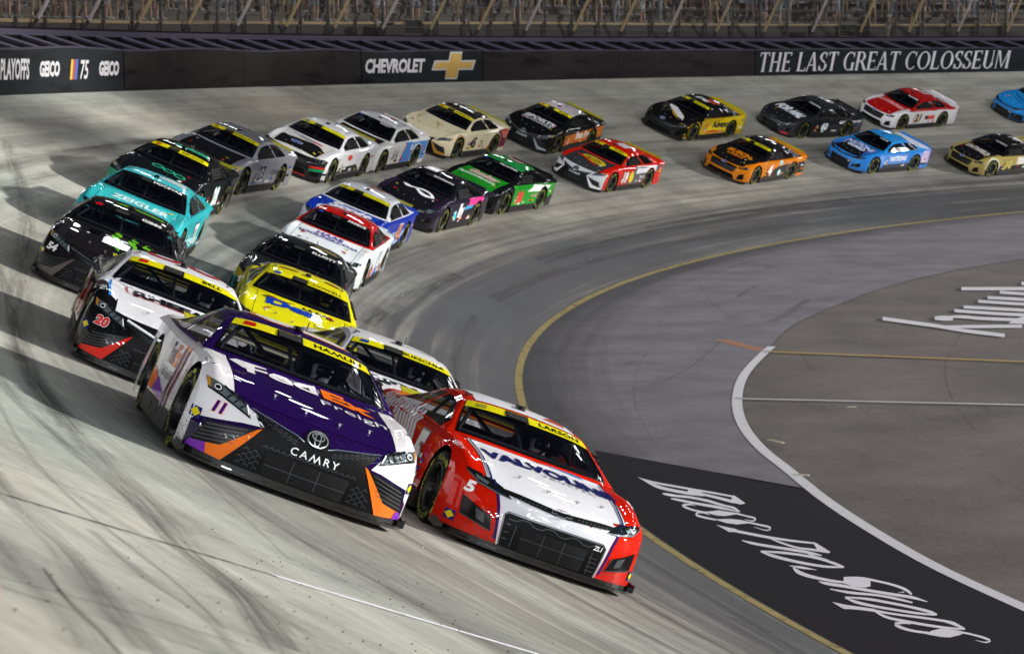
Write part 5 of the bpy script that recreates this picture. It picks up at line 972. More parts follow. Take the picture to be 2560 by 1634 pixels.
def part(name, me, root, m=None):
    o = bpy.data.objects.new(name, me); COL.objects.link(o); o.parent = root
    if m is not None:
        if len(me.materials) == 0: me.materials.append(None)
        o.material_slots[0].link = 'OBJECT'; o.material_slots[0].material = m
    return o
def build_car(key, th, u, d, label, o):
    root = empty('stock_car', label, 'race car', 'stock cars racing through the banked turn', frame(th, u, d))
    body, hood, bump, roof, cab = [paint(o.get(k, o['body'])) for k in ('body', 'hood', 'bump', 'roof', 'cab')]
    if 'cab' not in o: cab = roof
    part('body', SHELL['body'], root, body); part('hood', SHELL['hood'], root, hood); part('front_bumper', SHELL['front_bumper'], root, bump); part('roof', SHELL['roof'], root, roof); part('cabin_frame', SHELL['cabin_frame'], root, cab)
    ws = part('windshield', SHELL['windshield'], root, GLASS); part('rear_window', SHELL['rear_window'], root, GLASS)
    part('windshield_trim', TRIM, root); part('side_window', SHELL['side_window'][-1], root, GLASS); part('side_window', SHELL['side_window'][1], root, GLASS)
    part('splitter', SPLIT, root); part('underbody', UNDER, root); part('side_skirt', SKIRTS[0], root); part('side_skirt', SKIRTS[1], root); part('spoiler', SPOIL, root, mat('spoiler_yellow', '9a9412', rough=.5) if o.get('playoff') else body)
    part('roll_cage', CAGEM, root); part('dashboard', DASH, root); part('seat', SEAT, root); part('steering_wheel', STEER, root); part('window_net', NETM, root); part('roof_camera', ANT, root); part('antenna', WHIP, root); part('roof_rail', RAILS[0], root); part('roof_rail', RAILS[1], root); part('hood_pins', PINS, root)
    st = o.get('steer', .03)
    for x, sg in ((AX, 1), (AX, -1), (-AX, 1), (-AX, -1)):
        w = bpy.data.objects.new('wheel', TYRE); COL.objects.link(w); w.parent = root; w.location = (x, sg * .825, .352)
        w.rotation_euler = (0, random.uniform(0, 6.28) * 0 + (.6 if x > 0 else 2.1) + len(o['body']) * 0 + hash_(key) * sg, (0 if sg > 0 else pi) + (st if x > 0 else 0))
        for nm, me in (('rim', RIMME), ('lettering', LETME)): c = bpy.data.objects.new(nm, me); COL.objects.link(c); c.parent = w
    ban = YELLOW if o.get('playoff') else mat('banner_black', '0a0a0c', rough=.25, coat=.5)
    b = part('windshield_banner', BANM, root, ban); part('air_slot', SLOTM, root); part('air_slot', SLOT2, root)
    if o.get('name'): banner_text(root, o['name'], film('0c0c0c') if o.get('playoff') else film('e8e8e8'))
    mk = o.get('make', 'camry'); bl = film('b0121c') if mk == 'camry' else film('1c3f94') if mk == 'mustang' else film('8a8a30' if o.get('playoff') else '303030')
    if o.get('playoff') or mk != 'camaro':
        part('maker_sticker', MSTICK, root, bl)
    FRONT[mk](root, o)
    rs = random.Random(hash_(key) * 100)
    for pr, sg in (('left', -1), ('right', 1)): decal('panel_seam', root, comb(line([(sg * .70, .27), (sg * .68, .6), (sg * .60, .83)], .007), line([(sg * -.62, .27), (sg * -.66, .83)], .007), line([(sg * .93, .62), (sg * 1.5, .68)], .005)), pr, BLACK, 4)
    for pr, sg in (('left', -1), ('right', 1)):
        by = {}
        for q in range(7):
            cx_ = sg * (.60 + .11 * (q % 2)) + 0; zz_ = .32 + .072 * (q // 2) + (.03 if q % 2 else 0); by.setdefault(rs.choice(['e4e4e4', '1c1c20', 'c02020', 'd8c020', '2244a0', 'e4e4e4']), []).append(poly((cx_ - .045, zz_ - .022), (cx_ + .045, zz_ - .022), (cx_ + .045, zz_ + .022), (cx_ - .045, zz_ + .022)))
        if key != '11' or pr == 'left':
            for c_, L_ in by.items(): decal('contingency_sticker', root, comb(*L_), pr, film(c_), 3)
    for pr, sg in (('left', 1), ('right', -1)):      # small trackside-product stickers too small to read
        if key in ('11', '5') and pr == 'right': continue
        by = {}
        for q in range(9):
            cx_ = sg * rs.choice([rs.uniform(-.5, .5), rs.uniform(1.9, 2.25), rs.uniform(.5, .8)]); zz_ = rs.uniform(.30, .40) if abs(cx_) < .85 else rs.uniform(.4, .70); w_ = rs.uniform(.04, .11); h_ = rs.uniform(.015, .035)
            by.setdefault(rs.choice(['e0e0e0', '18181c', 'b82020', 'd0bc20', '2244a0', 'e0e0e0', 'd8701c']), []).append(rs.choice([ell(cx_, zz_, w_, h_, 12), poly((cx_ - w_, zz_ - h_), (cx_ + w_, zz_ - h_), (cx_ + w_ + .01, zz_ + h_), (cx_ - w_ + .01, zz_ + h_))]))
        for c_, L_ in by.items(): decal('product_sticker', root, comb(*L_), pr, film(c_), 4)
    by = {}
    for q in range(6):
        yy_ = rs.choice([-1, 1]) * rs.uniform(.45, .62); xx_ = -rs.uniform(1.1, 2.0); by.setdefault(rs.choice(['e0e0e0', '18181c', 'b82020', 'd0bc20']), []).append(ell(yy_, xx_, rs.uniform(.02, .06), rs.uniform(.02, .04), 10))
    if key not in ('11', '5', '20'):
        for c_, L_ in by.items(): decal('product_sticker', root, comb(*L_), 'hood', film(c_), 4)
    for it in o.get('dec', []):
        nm, pr, vf, c, lay = (list(it) + [1])[:5]
        decal(nm, root, vf, pr, film(c) if isinstance(c, str) else c, lay)
    return root
def hash_(k): return (sum(ord(c) for c in str(k)) * 37 % 100) / 16.
MSTICK = bannerme(-.86, -.70, .135, .045, -.009, 4)

# ------------------------------------------------------------------ liveries; decals are (name, projection, shape, colour, layer)
def num(s, x, y, size, c, edge=None, pr='left', sx=1., rot=0., shear=.15, nm='race_number', lay=2, bold=.05):
    r = []
    if edge: r.append((nm + '_outline', pr, txt(s, x, y, size, sx, rot, shear=shear, bold=bold + .035), edge, lay))
    r.append((nm, pr, txt(s, x, y, size, sx, rot, shear=shear, bold=bold), c, lay + 1)); return r
def word(s, x, y, size, c, pr='hood', lay=2, nm='sponsor_lettering', **k): return [(nm, pr, txt(s, x, y, size, **k), c, lay)]
def fuel(x=.885, z=.40):   # small fuel sticker on both front corners
    r = []
    for sg in (-1, 1): r += [('fuel_sticker', 'front', poly((sg * x - .035, z - .045), (sg * x + .035, z - .045), (sg * x + .035, z + .045), (sg * x - .035, z + .045)), '1b2a6b', 2), ('fuel_sticker', 'front', poly((sg * x, z - .038), (sg * x + .032, z), (sg * x, z + .038), (sg * x - .032, z)), 'd8c81e', 3)]
    return r
def tyre_brand(c):
    r = []
    for pr, sgn in (('right', 1), ('left', -1)): r += [('tyre_brand_lettering', pr, txt('GOODYEAR', sgn * 1.52, .785, .06, shear=.2, bold=.02, rot=-sgn * .03), c, 2)]
    return r
def roofnum(s, c, edge=None, size=.62, rot=pi / 2): return num(s, .2 - .2 * (len(s) - 1), .55, size, c, edge, 'hood', rot=-pi / 2 * 0, nm='roof_number')
CAR = {}
WAVE = lambda y0, y1, a=.01: None
CAR['11'] = dict(make='camry', body='dcd9dc', hood='200a46', bump='1d093f', roof='220c4a', cab='220c4a', playoff=1, name='HAMLIN', blade='e8701c', steer=.1, dec=
  [('fender_panel', 'front', poly((-.955, .70), (-.955, .33), (-.905, .385), (-.60, .46), (-.43, .485), (-.52, .56), (-.90, .70)), 'dedcdf', 1), ('fender_panel', 'front', poly((.955, .70), (.96, .25), (.905, .30), (.89, .385), (.60, .45), (.50, .46), (.56, .54), (.90, .70)), 'dedcdf', 1),
   ('hood_flash', 'hood', poly((-.69, -1.06), (-.62, -.98), (-.50, -1.0), (-.46, -1.10), (-.50, -1.26), (-.58, -1.24)), 'd9d7da', 1),
   ('roof_panel', 'hood', poly((-.45, .22), (-.30, .02), (.40, .02), (.52, .22), (.52, .9), (-.45, .9)), 'e8701c', 1), ('roof_panel', 'hood', poly((-.40, .22), (-.28, .06), (.38, .06), (.48, .22), (.48, .86), (-.40, .86)), 'dedcdf', 2),
   ('blade_fade', 'front', poly((-.925, .14), (-.905, .19), (-.80, .213), (-.78, .13)), '7a2fa8', 5), ('blade_fade', 'front', poly((.925, .14), (.905, .19), (.85, .20), (.83, .13)), '7a2fa8', 5)]
  + word('Fed', -.24, -1.35, .46, 'e2e0e4', bold=.03, sx=1.0) + word('Ex', .34, -1.36, .42, 'e8701c', bold=.05, sx=1.05) + word('Freight', .42, -1.64, .23, 'dddbe0', sx=1.1)
  + num('11', -.80, .465, .115, '35156e', 'e8701c', 'front', shear=.25, sx=.9) + num('11', .40, .24, .72, '2a1058', 'e8701c', 'right', sx=.66, shear=.25) + num('11', -.42, .26, .62, '35156e', 'e8701c', 'left', sx=.8, shear=.25)
  + word('Fed', -.26, .58, .27, '2a1058', 'right', bold=.03) + word('Ex', .09, .58, .27, 'e8701c', 'right', bold=.03) + word('FedExFreightDirect', -.10, .45, .11, '222028', 'right') + word('Fed', -.1, .60, .2, '35156e', 'left', bold=.02) + word('Ex', .17, .60, .2, 'e8701c', 'left', bold=.02)
  + [('lower_flash', 'right', poly((-.98, .28), (-.98, .48), (-.55, .40), (.1, .25)), 'e8701c', 1), ('lower_flash', 'right', poly((-.65, .28), (-.50, .42), (.55, .26), (.3, .25)), '7a2fa8', 2)] + fuel(.93, .40) + tyre_brand('2a2630'))
navy = '1b1f5c'
CAR['5'] = dict(make='camaro', body='cc1a04', hood='dcdce2', bump='cc1a04', roof='cc1a04', cab='cc1a04', playoff=1, name='LARSON', steer=.05, dec=
  [('nose_panel', 'front', poly((-.62, .64), (-.55, .45), (-.485, .12), (.485, .12), (.55, .45), (.62, .64)), 'dcdce2', 0), ('pinstripe', 'front', both(line([(-.635, .64), (-.565, .44), (-.50, .12)], .022)), navy, 3), ]
  + [('pinstripe', 'hood', both(line([(-.66, -2.15), (-.675, -1.6), (-.685, -1.0)], .022)), navy, 3), ('roof_panel', 'hood', poly((-.54, -.12), (-.3, -.17), (.3, -.17), (.54, -.12), (.52, .95), (-.52, .95)), 'dcdce2', 1), ('roof_panel_edge', 'hood', poly((.20, -.02), (.45, -.02), (.5, .3), (.36, .3)), 'c43a20', 2)]
  + [('hood_flash', 'hood', poly((-.30, -1.02), (.02, -1.045), (.10, -1.115), (-.02, -1.13)), 'c8401c', 2), ('hood_flash', 'hood', poly((.04, -1.045), (.10, -1.04), (.42, -1.03), (.50, -1.09), (.12, -1.12)), '2a86c8', 2)]
  + word('VALVOLINE', .06, -1.50, .34, navy, bold=.055, sx=.76) + word('TRUSTED', .22, -1.63, .10, '303048', sx=1.2, sp=1.2)
  + num('5', -.83, .475, .13, 'f4f4f4', None, 'front', shear=.2, sx=1.1) + num('5', .30, .34, .58, 'f4f4f4', '8a9098', 'right', sx=1.3) + num('5', -.30, .34, .58, 'f4f4f4', navy, 'left', sx=1.3)
  + [('door_stripes', 'right', comb(*[poly((-2.2 + k * .15, .92), (-2.09 + k * .15, .92), (-1.62 + k * .15 * .95, .48), (-1.74 + k * .15 * .95, .48)) for k in range(13)]), 'e6e4e8', 1)] + word('VALV', -1.2, .5, .18, 'd8401c', 'right', 3)
  + fuel(.90, .22) + tyre_brand('e8e8e8') + [('skirt_stripe', 'right', poly((-.9, .262), (.95, .262), (.95, .28), (-.9, .28)), 'e8e8e8', 1)])
CAR['20'] = dict(make='camry', body='101012', hood='d8d8dc', bump='111114', roof='d8d8dc', cab='d0d0d4', playoff=1, name='BELL', blade='cf2a1e', dec=
  [('hood_frame', 'hood', line([(-.62, -1.02), (-.60, -1.26), (-.2, -1.34), (.3, -1.34)], .022), 'b8202a', 2), ('bonnet_edge', 'front', line([(-.55, .60), (-.17, .53), (.17, .53), (.55, .60)], .02), 'd8d8dc', 4), ('roof_art', 'hood', comb(ell(-.25, .38, .22, .26), ell(.25, .38, .22, .26)), 'b8202a', 2), ('roof_art', 'hood', comb(ell(-.25, .38, .12, .12), ell(.25, .38, .12, .12)), 'd8d8dc', 3),
   ('blue_edge', 'hood', line([(-.80, -.85), (-.82, -1.3), (-.80, -1.75)], .03), '2a78c8', 2), ('white_fender', 'hood', poly((-.94, -.8), (-.70, -.8), (-.70, -1.85), (-.80, -1.7), (-.82, -1.2)), 'd8d8dc', 1), ('white_fender', 'hood', poly((.94, -.8), (.70, -.8), (.70, -1.85), (.80, -1.7), (.82, -1.2)), 'd8d8dc', 1)]
  + word('RHEEM', -.05, -1.31, .32, '18181c', bold=.06, sx=.9) + num('20', -.80, .455, .13, 'd02a2a', 'f0f0f0', 'front', shear=.2) + num('20', .25, .34, .5, 'd02a2a', 'f0f0f0', 'right') + [('sponsor_badge', 'right', ell(-.5, .62, .17, .15), 'd02a2a', 2)] + word('Rheem', -.5, .58, .12, 'f0f0f0', 'right', 3) + [('side_flash', 'right', poly((-1.0, .28), (-.55, .28), (-.6, .48), (-.95, .48)), 'd8481c', 2)] + fuel(.935, .40) + tyre_brand('e0e0e0'))
GR = '5fae22'
claw = comb(*[line(curve2([(x - .05, -.95), (x - .10, -1.15), (x, -1.32), (x - .03, -1.62), (x + .05, -1.85)], 14), [.10, .12, .11, .12, .10, .11, .12, .10, .09, .08, .07, .06, .04, .01]) for x in (.02, .28, .50)])
CAR['54'] = dict(make='camry', body='1d1b1e', hood='19171a', bump='171517', roof='1c1a1d', playoff=0, name='GIBBS', blade='58504e', dec=
  [('claw_art', 'hood', claw, GR, 1), ('roof_art', 'hood', poly((-.3, .06), (.5, .06), (.46, .16), (-.2, .16)), GR, 1), ('hood_duct', 'hood', both(poly((-.46, -1.12), (-.26, -1.12), (-.30, -1.38), (-.42, -1.38))), '050506', 2)] + num('54', -.82, .45, .14, 'e6e6e6', None, 'front', shear=.2) + num('54', .3, .34, .5, 'e6e6e6', None, 'right') + fuel(.93, .40))
CAR['77'] = dict(make='camaro', body='2ca6ac', hood='38b6ba', bump='2ca6ac', roof='44b0ba', cab='2a989e', name='HOCEVAR', dec=
  word('ZEIGLER', .05, -1.50, .38, 'cfeeee', bold=.04, sx=.75) + num('77', .3, .34, .5, 'f0f0f0', '20363c', 'left') + [('roof_art', 'hood', poly((-.05, .12), (.55, .12), (.50, .55), (.1, .5)), 'b8c4c8', 1)] + [('side_wave', 'left', poly((-1.0, .3), (.9, .3), (.8, .42), (-1., .5)), '8fdcdc', 1)])
CAR['34'] = dict(make='mustang', body='d3cb12', hood='d9d214', bump='cfc712', roof='d8d010', cab='d3cb12', playoff=1, name='MCDOWELL', dec=
  word('Den', -.12, -1.50, .50, '123ca8', bold=.07, sx=1.0) + word('LOVE', .25, -1.18, .18, '28241a', bold=.05, sx=1.1) + [('flame_art', 'hood', comb(line(curve2([(-.55, -1.05), (-.35, -1.15), (-.1, -1.12)], 8), [.01, .05, .06, .05, .04, .03, .02, .01]), ell(-.34, .12, .16, .06), ell(.38, .14, .14, .07)), '7a2416', 2), ('roof_number', 'hood', txt('34', 0, .55, .5, bold=.05), '7a2416', 2)] + num('34', .3, .34, .5, '7a2416', 'f0f0f0', 'left'))
CAR['9'] = dict(make='camaro', body='2a2b2f', hood='202125', bump='26272b', roof='1e1f22', name='ELLIOTT', dec=
  [('roof_art', 'hood', poly((.05, .06), (.55, .06), (.5, .3), (.12, .3)), '6f6a38', 1), ('fender_art', 'front', both(poly((-.95, .5), (-.6, .5), (-.62, .56), (-.95, .66))), '9a8c20', 1)] + num('9', .3, .34, .5, 'e8e8e8', '8a8030', 'left') + num('9', -.82, .44, .14, 'e8e8e8', None, 'front') + word('AUTO', .0, -1.55, .5, '5a5c66', bold=.05, sx=.9))
CAR['41'] = dict(make='mustang', body='d3dbdc', hood='dadfe2', bump='d3dbdc', roof='a81010', cab='a81010', name='PREECE', dec=
  word('HAAS', -.02, -1.30, .24, '5a4a98', bold=.05, sx=1.0) + word('TOOLING.COM', -.02, -1.50, .22, '4a3a90', bold=.04, sx=.85) + word('PERFORMANCE', -.02, -1.57, .08, '5a4a98') + num('41', .35, .36, .5, 'e0e6ea', '2a4aa0', 'left') + [('side_panel', 'left', poly((-.2, .26), (.95, .26), (.9, .44), (-.1, .40)), '2444a4', 1), ('side_panel', 'left', poly((.6, .28), (.85, .28), (.85, .46), (.62, .46)), 'd8901c', 3), ('side_art', 'left', poly((-.9, .26), (-.4, .26), (-.35, .5), (-.9, .44)), 'b8503c', 1), ('edge_number', 'hood', txt('41', .83, -1.35, .16), 'd82a2a', 2)])
BL = '1f46b8'
CAR['47'] = dict(make='camaro', body='1638b0', hood='1c44b8', bump='d8dce4', roof='dcdfe6', cab='e2e6ea', playoff=1, dec=
  [('hood_art', 'hood', line(curve2([(-.68, -1.9), (-.4, -1.55), (0, -1.62), (.4, -1.5), (.7, -1.7)], 20), .16), 'e4e8ee', 1)] + word('Scott', .0, -1.46, .55, 'eef0f4', bold=.06, shear=.2, sx=.85) + num('47', .05, .58, .5, 'd8602a', None, 'hood', nm='roof_number') + num('47', .45, .36, .5, 'e07a3c', 'f4f4f4', 'left') + word('Kroger', -.35, .40, .38, 'dfe6f4', 'left', shear=.2) + [('side_art', 'left', line(curve2([(-1.9, .5), (-1.2, .62), (-.4, .34), (.4, .30), (1.0, .55)], 24), .10), 'a9c4ee', 1)])
CAR['28'] = dict(make='camry', body='15171a', hood='101316', bump='181a1a', roof='0e1012', playoff=1, name='REDDICK', dec=
  [('roof_art', 'hood', poly((-.3, .06), (.55, .06), (.5, .3), (-.2, .24)), '2d9a78', 1), ('hood_art', 'hood', comb(ring(-.15, -1.25, .14, .12, .045), ring(.12, -1.3, .14, .12, .045), ring(.38, -1.35, .14, .12, .045)), '2d9a78', 2), ('fender_art', 'front', both(poly((-.95, .55), (-.7, .55), (-.66, .40), (-.95, .25))), '3a8a70', 1)] + num('28', .1, .36, .52, 'eef2f2', '2d9a78', 'left') + [('side_art', 'left', poly((-1.9, .3), (-1.2, .3), (-1.0, .6), (-1.6, .7)), '3a9a80', 1)])
CAR['23'] = dict(make='camry', body='7c7c82', hood='1c1d21', bump='66676d', roof='6a6a72', cab='8a8a90', playoff=1, name='WALLACE', dec=
  [('hood_panel', 'front', both(poly((-.5, .60), (-.93, .69), (-.93, .60), (-.5, .50))), '6d6f74', 1)] + num('23', -.25, .38, .5, '3a3d42', 'c8c8cc', 'left') + word('COLUMBIA', .95, .50, .17, '50545a', 'left', bold=.02) + [('amber_flash', 'front', line([(-.95, .70), (-.62, .63)], .03), 'b0a020', 4), ('amber_flash', 'front', line([(.95, .70), (.66, .68)], .03), 'b0a020', 4)])
CAR['51'] = dict(make='mustang', body='cfcfd2', hood='c8c4c0', bump='202022', roof='d0d0d4', cab='dedee2', playoff=1, dec=
  [('hood_art', 'hood', poly((-.68, -1.45), (.35, -1.30), (.68, -1.60), (.65, -2.1), (-.65, -2.1)), '161618', 1), ('maker_oval', 'hood', ell(-.12, -1.72, .16, .08), '1f3f90', 3), ('maker_oval_ring', 'hood', ring(-.12, -1.72, .17, .09, .012), 'e6e6ea', 4), ('hood_streak', 'hood', comb(line([(-.5, -1.05), (.35, -1.2)], .05), line([(-.3, -1.2), (.5, -1.38)], .04)), '3a3436', 2), ('hood_streak', 'hood', poly((.12, -1.12), (.45, -1.12), (.42, -1.22), (.15, -1.22)), 'b84040', 2)] + num('51', -1.05, .36, .42, 'f0f0f0', '202020', 'left') + [('side_art', 'left', poly((-2.2, .26), (.95, .26), (.6, .46), (-1.6, .40)), '1c1c1f', 1), ('side_sticker', 'left', ell(-.1, .68, .2, .08), 'c8453c', 2), ('chin_stripe', 'front', line([(-.6, .14), (.6, .14)], .03), 'c8281c', 5), ('corner_stripe', 'front', poly((.64, .30), (.95, .36), (.95, .42), (.62, .36)), '1f8a5c', 5), ('corner_stripe', 'front', poly((.64, .38), (.95, .44), (.95, .48), (.62, .43)), 'c8281c', 5)])
CAR['99'] = dict(make='mustang', body='d6d4ce', hood='141416', bump='cfcdc8', roof='d0d0d2', cab='e4e2de', name='BERRY', dec=
  num('14', .0, .58, .5, 'b8322a', None, 'hood', nm='roof_number') + num('14', -.45, .36, .46, '8a8478', 'e0ded8', 'left', sx=.9) + [('side_panel', 'left', poly((.05, .26), (2.3, .26), (2.3, .84), (.35, .84)), '3f86d0', 1), ('side_panel_edge', 'left', line([(.05, .27), (.35, .84)], .06), 'c8382c', 2), ('side_art', 'left', line(curve2([(.6, .3), (.9, .55), (1.3, .4), (1.7, .7), (2.1, .5)], 16), .035), 'c04434', 2)] + word('BLUE', 1.0, .62, .22, 'e8eef6', 'left', 3, bold=.03))
CAR['45'] = dict(make='camry', body='ddd2b0', hood='d9cfae', bump='d8cba6', roof='2a2422', cab='ddd2b0', playoff=1, name='REDDICK', blade='b8862a', dec=
  [('hood_line', 'hood', comb(line(curve2([(-.6, -1.1), (-.62, -1.6), (-.2, -1.95), (.4, -1.8)], 16), .02), line([(-.05, -1.25), (.1, -1.42), (.22, -1.75)], .03), line([(-.02, -1.42), (.26, -1.38)], .04)), 'b88a34', 2)] + num('45', .05, .58, .5, 'cfc8c4', None, 'hood', nm='roof_number') + num('45', -.35, .36, .44, '3a2a24', None, 'left') + word('23', .3, .38, .28, '3a2a24', 'left') + [('tail_panel', 'left', poly((1.0, .26), (2.4, .26), (2.4, .9), (1.55, .86)), '6e2038', 1), ('tail_flash', 'left', poly((.8, .26), (1.15, .26), (1.2, .44), (.95, .40)), 'd8642a', 2), ('tail_flash', 'left', poly((1.9, .6), (2.4, .55), (2.4, .9), (1.7, .86)), 'd8705a', 2), ('arch_trim', 'left', comb(line([(-1.4 + .43 * cos(a), .355 + .43 * sin(a)) for a in np.linspace(.2, pi - .2, 14)], .03)), 'b8862a', 2)])
CAR['3'] = dict(make='camry', body='141312', hood='121214', bump='121214', roof='c9bfc2', cab='151414', playoff=1, name='TRUEX', dec=
  word('SPORTS', -.02, -1.36, .40, 'e0e0e2', bold=.05, sx=.85) + word('OUTDOORS', -.02, -1.58, .22, 'd0d0d2', sx=.95, bold=.03) + [('side_panel', 'left', poly((-.8, .30), (2.35, .42), (2.4, .84), (-.95, .62)), 'd2701c', 1), ('fender_panel', 'left', poly((-1.0, .50), (-.55, .62), (-.6, .26), (-.95, .26)), 'b8581c', 2)] + word('Bass Pro', .55, .48, .34, 'f0e6dc', 'left', 3, bold=.04) + [('spoiler_edge', 'hood', line([(.5, .9), (.62, 1.8)], .03), 'c8c020', 2)])
CAR['19'] = dict(make='camry', body='c81808', hood='34373a', bump='c9ccce', roof='c81808', cab='cc2408', playoff=1, name='TRUEX', blade='e4e4e6', dec=
  [('sponsor_badge', 'hood', ell(.08, -1.42, .48, .22, rot=-.12), 'd6c21c', 3), ('sponsor_badge', 'hood', ell(.08, -1.42, .34, .13, rot=-.12), '8a6a1c', 4), ('sponsor_slash', 'hood', poly((-.62, -1.42), (-.45, -1.38), (.42, -1.78), (.22, -1.80)), 'c8281c', 4), ('roof_panel', 'hood', poly((-.1, .2), (.3, .2), (.35, .8), (-.1, .8)), 'dcd8d8', 2)] + word('Bass', .08, -1.46, .16, 'd6c21c', lay=5, bold=.03) + num('19', -.55, .34, .5, 'e8e8e8', '202022', 'left', sx=.8) + [('side_badge', 'left', ell(-.05, .50, .16, .2), 'd6c21c', 3), ('side_panel', 'left', poly((-.35, .26), (1.0, .26), (1.7, .5), (2.3, .84), (.2, .84)), '55585c', 1), ('side_art', 'left', poly((.25, .60), (1.8, .64), (1.8, .84), (.3, .84)), 'd8dadc', 2)] + word('TRACKER', .9, .42, .15, 'e0e0e2', 'left', 3))
CAR['38'] = dict(make='mustang', body='121414', hood='1f8f24', bump='101212', roof='1c8a40', cab='121414', name='GILLILAND', dec=
  word('Gunker', -.02, -1.40, .42, 'e8b0b8', bold=.05, shear=.3, sx=.75) + word('OUTDOORS.COM', -.08, -1.66, .19, 'eef4ee', bold=.04, sx=.8) + num('38', .0, .62, .42, 'c8808a', 'f0e8e8', 'hood', nm='roof_number') + [('side_panel', 'left', poly((-.95, .26), (1.0, .26), (2.3, .5), (2.3, .85), (-.95, .85)), '1f8f24', 1)] + num('38', -.45, .36, .44, 'd84a3a', '9a2a1c', 'left', lay=3) + [('side_art', 'left', poly((.1, .66), (1.6, .62), (1.9, .80), (.6, .84)), 'e6e8e4', 2)] + word('WHEELS', .75, .46, .16, 'e8a0a8', 'left', 3))
sw = comb(line(curve2([(-.52, -1.12), (-.30, -1.28), (-.12, -1.22), (.05, -1.38), (.26, -1.52), (.45, -1.44)], 20), [.05, .08, .12, .15, .14, .10, .08, .08, .08, .08, .09, .10, .12, .14, .16, .17, .17, .15, .12, .08]), line(curve2([(-.12, -1.22), (.1, -1.14), (.34, -1.22), (.50, -1.44)], 12), .09))
CAR['48'] = dict(make='camaro', body='221a2c', hood='15131a', bump='1d1726', roof='1a1820', name='BOWMAN', dec=
  [('hood_emblem', 'hood', sw, 'e2e2e6', 2), ('roof_panel', 'hood', poly((-.5, .05), (-.1, .03), (-.1, .75), (-.5, .8)), 'd8d8dc', 1)] + word('a', -.55, .34, .5, '4cc0c4', 'left', 3, bold=.05) + word('lly', -.12, .40, .52, 'e8e8ee', 'left', 3, bold=.04, shear=.2) + [('side_flash', 'left', poly((.4, .66), (1.6, .70), (1.8, .86), (.6, .85)), 'd83a86', 2), ('side_flash', 'left', poly((.2, .56), (.9, .60), (.9, .70), (.3, .68)), '3aa0c8', 2), ('lip_glow', 'front', line([(.45, .10), (.9, .105)], .02), 'b8c828', 4)])  # last item: yellow-green vinyl line along the nose lip
CAR['22'] = dict(make='mustang', body='c8a80c', hood='121214', bump='141414', roof='161616', cab='121212', playoff=1, name='LOGANO', dec=
  [('fender_black', 'hood', both(poly((.70, -.78), (.95, -.78), (.95, -1.9), (.70, -2.1))), '141414', 1), ('fender_black', 'left', poly((-2.0, .2), (-.95, .2), (-.95, .85), (-2.0, .85)), '161512', 0), ('hood_streak', 'hood', poly((-.62, -1.02), (-.30, -1.02), (.45, -1.55), (.60, -1.85), (.25, -1.75), (-.45, -1.25)), 'e0ded8', 2), ('hood_streak', 'hood', poly((-.45, -1.25), (.25, -1.75), (.45, -1.95), (.1, -1.8)), 'b88a24', 3), ('roof_panel', 'hood', poly((.05, .3), (.5, .3), (.5, .75), (.05, .75)), 'c04a24', 2), ('roof_panel', 'hood', poly((-.3, .1), (.2, .08), (.3, .3), (-.2, .4)), 'dcdcdc', 2)] + word('Advance', .55, .50, .34, '1c1a18', 'left', 3, bold=.05, sx=1.1) + num('22', -.55, .50, .24, 'd86424', None, 'left') + [('side_panel', 'left', poly((-.9, .26), (.95, .26), (2.3, .34), (2.3, .86), (.9, .84), (-.2, .62), (-.9, .42)), 'e4c80c', 1), ('side_art', 'left', poly((-.95, .30), (.9, .28), (.4, .40), (-.7, .38)), 'd05a1c', 2)])
CAR['4'] = dict(make='mustang', body='c87008', hood='171615', bump='c87408', roof='171616', cab='1a1816', playoff=1, name='HARVICK', dec=
  word('BUSCH', -.02, -1.40, .40, 'd0780e', bold=.06, sx=.8) + word('LIGHT', .0, -1.68, .28, 'c06a10', bold=.06, sx=.9) + num('4', .05, .62, .5, 'd8d8d8', 'b8641a', 'hood', nm='roof_number') + [('hood_wrap', 'hood', both(poly((.70, -.8), (.9, -.8), (.86, -1.6), (.70, -1.9))), '171615', 1), ('side_panel', 'left', poly((-.95, .26), (2.4, .26), (2.4, .70), (1.0, .70), (.2, .62), (-.6, .36)), '1c2622', 1), ('side_badge', 'left', ell(.35, .38, .12, .12), 'a8d4d8', 2)] + num('4', -.42, .34, .5, 'f2f2f2', 'c8731c', 'left', lay=3) + word('400', .35, .68, .2, 'a8dce4', 'left', 3, bold=.04))
CAR['1'] = dict(make='camaro', body='232427', hood='1e1f22', bump='2c2d31', roof='26272b', name='CHASTAIN', dec=
  word('FORMAL', -.02, -1.60, .66, 'e4e8ec', bold=.05, shear=.25, sx=.52) + num('60', .0, .62, .5, 'd8dadc', None, 'hood', nm='roof_number') + num('60', -.15, .38, .40, 'dfe6e4', '9aa', 'left') [0:0] + num('60', -.15, .38, .40, 'dfe8e6', None, 'left') + [('side_panel', 'left', poly((.8, .62), (2.3, .66), (2.3, .76), (.8, .74)), 'b8bcc0', 1), ('lip_flash', 'front', poly((.55, .12), (.85, .12), (.8, .2), (.6, .2)), 'b8343c', 5)])
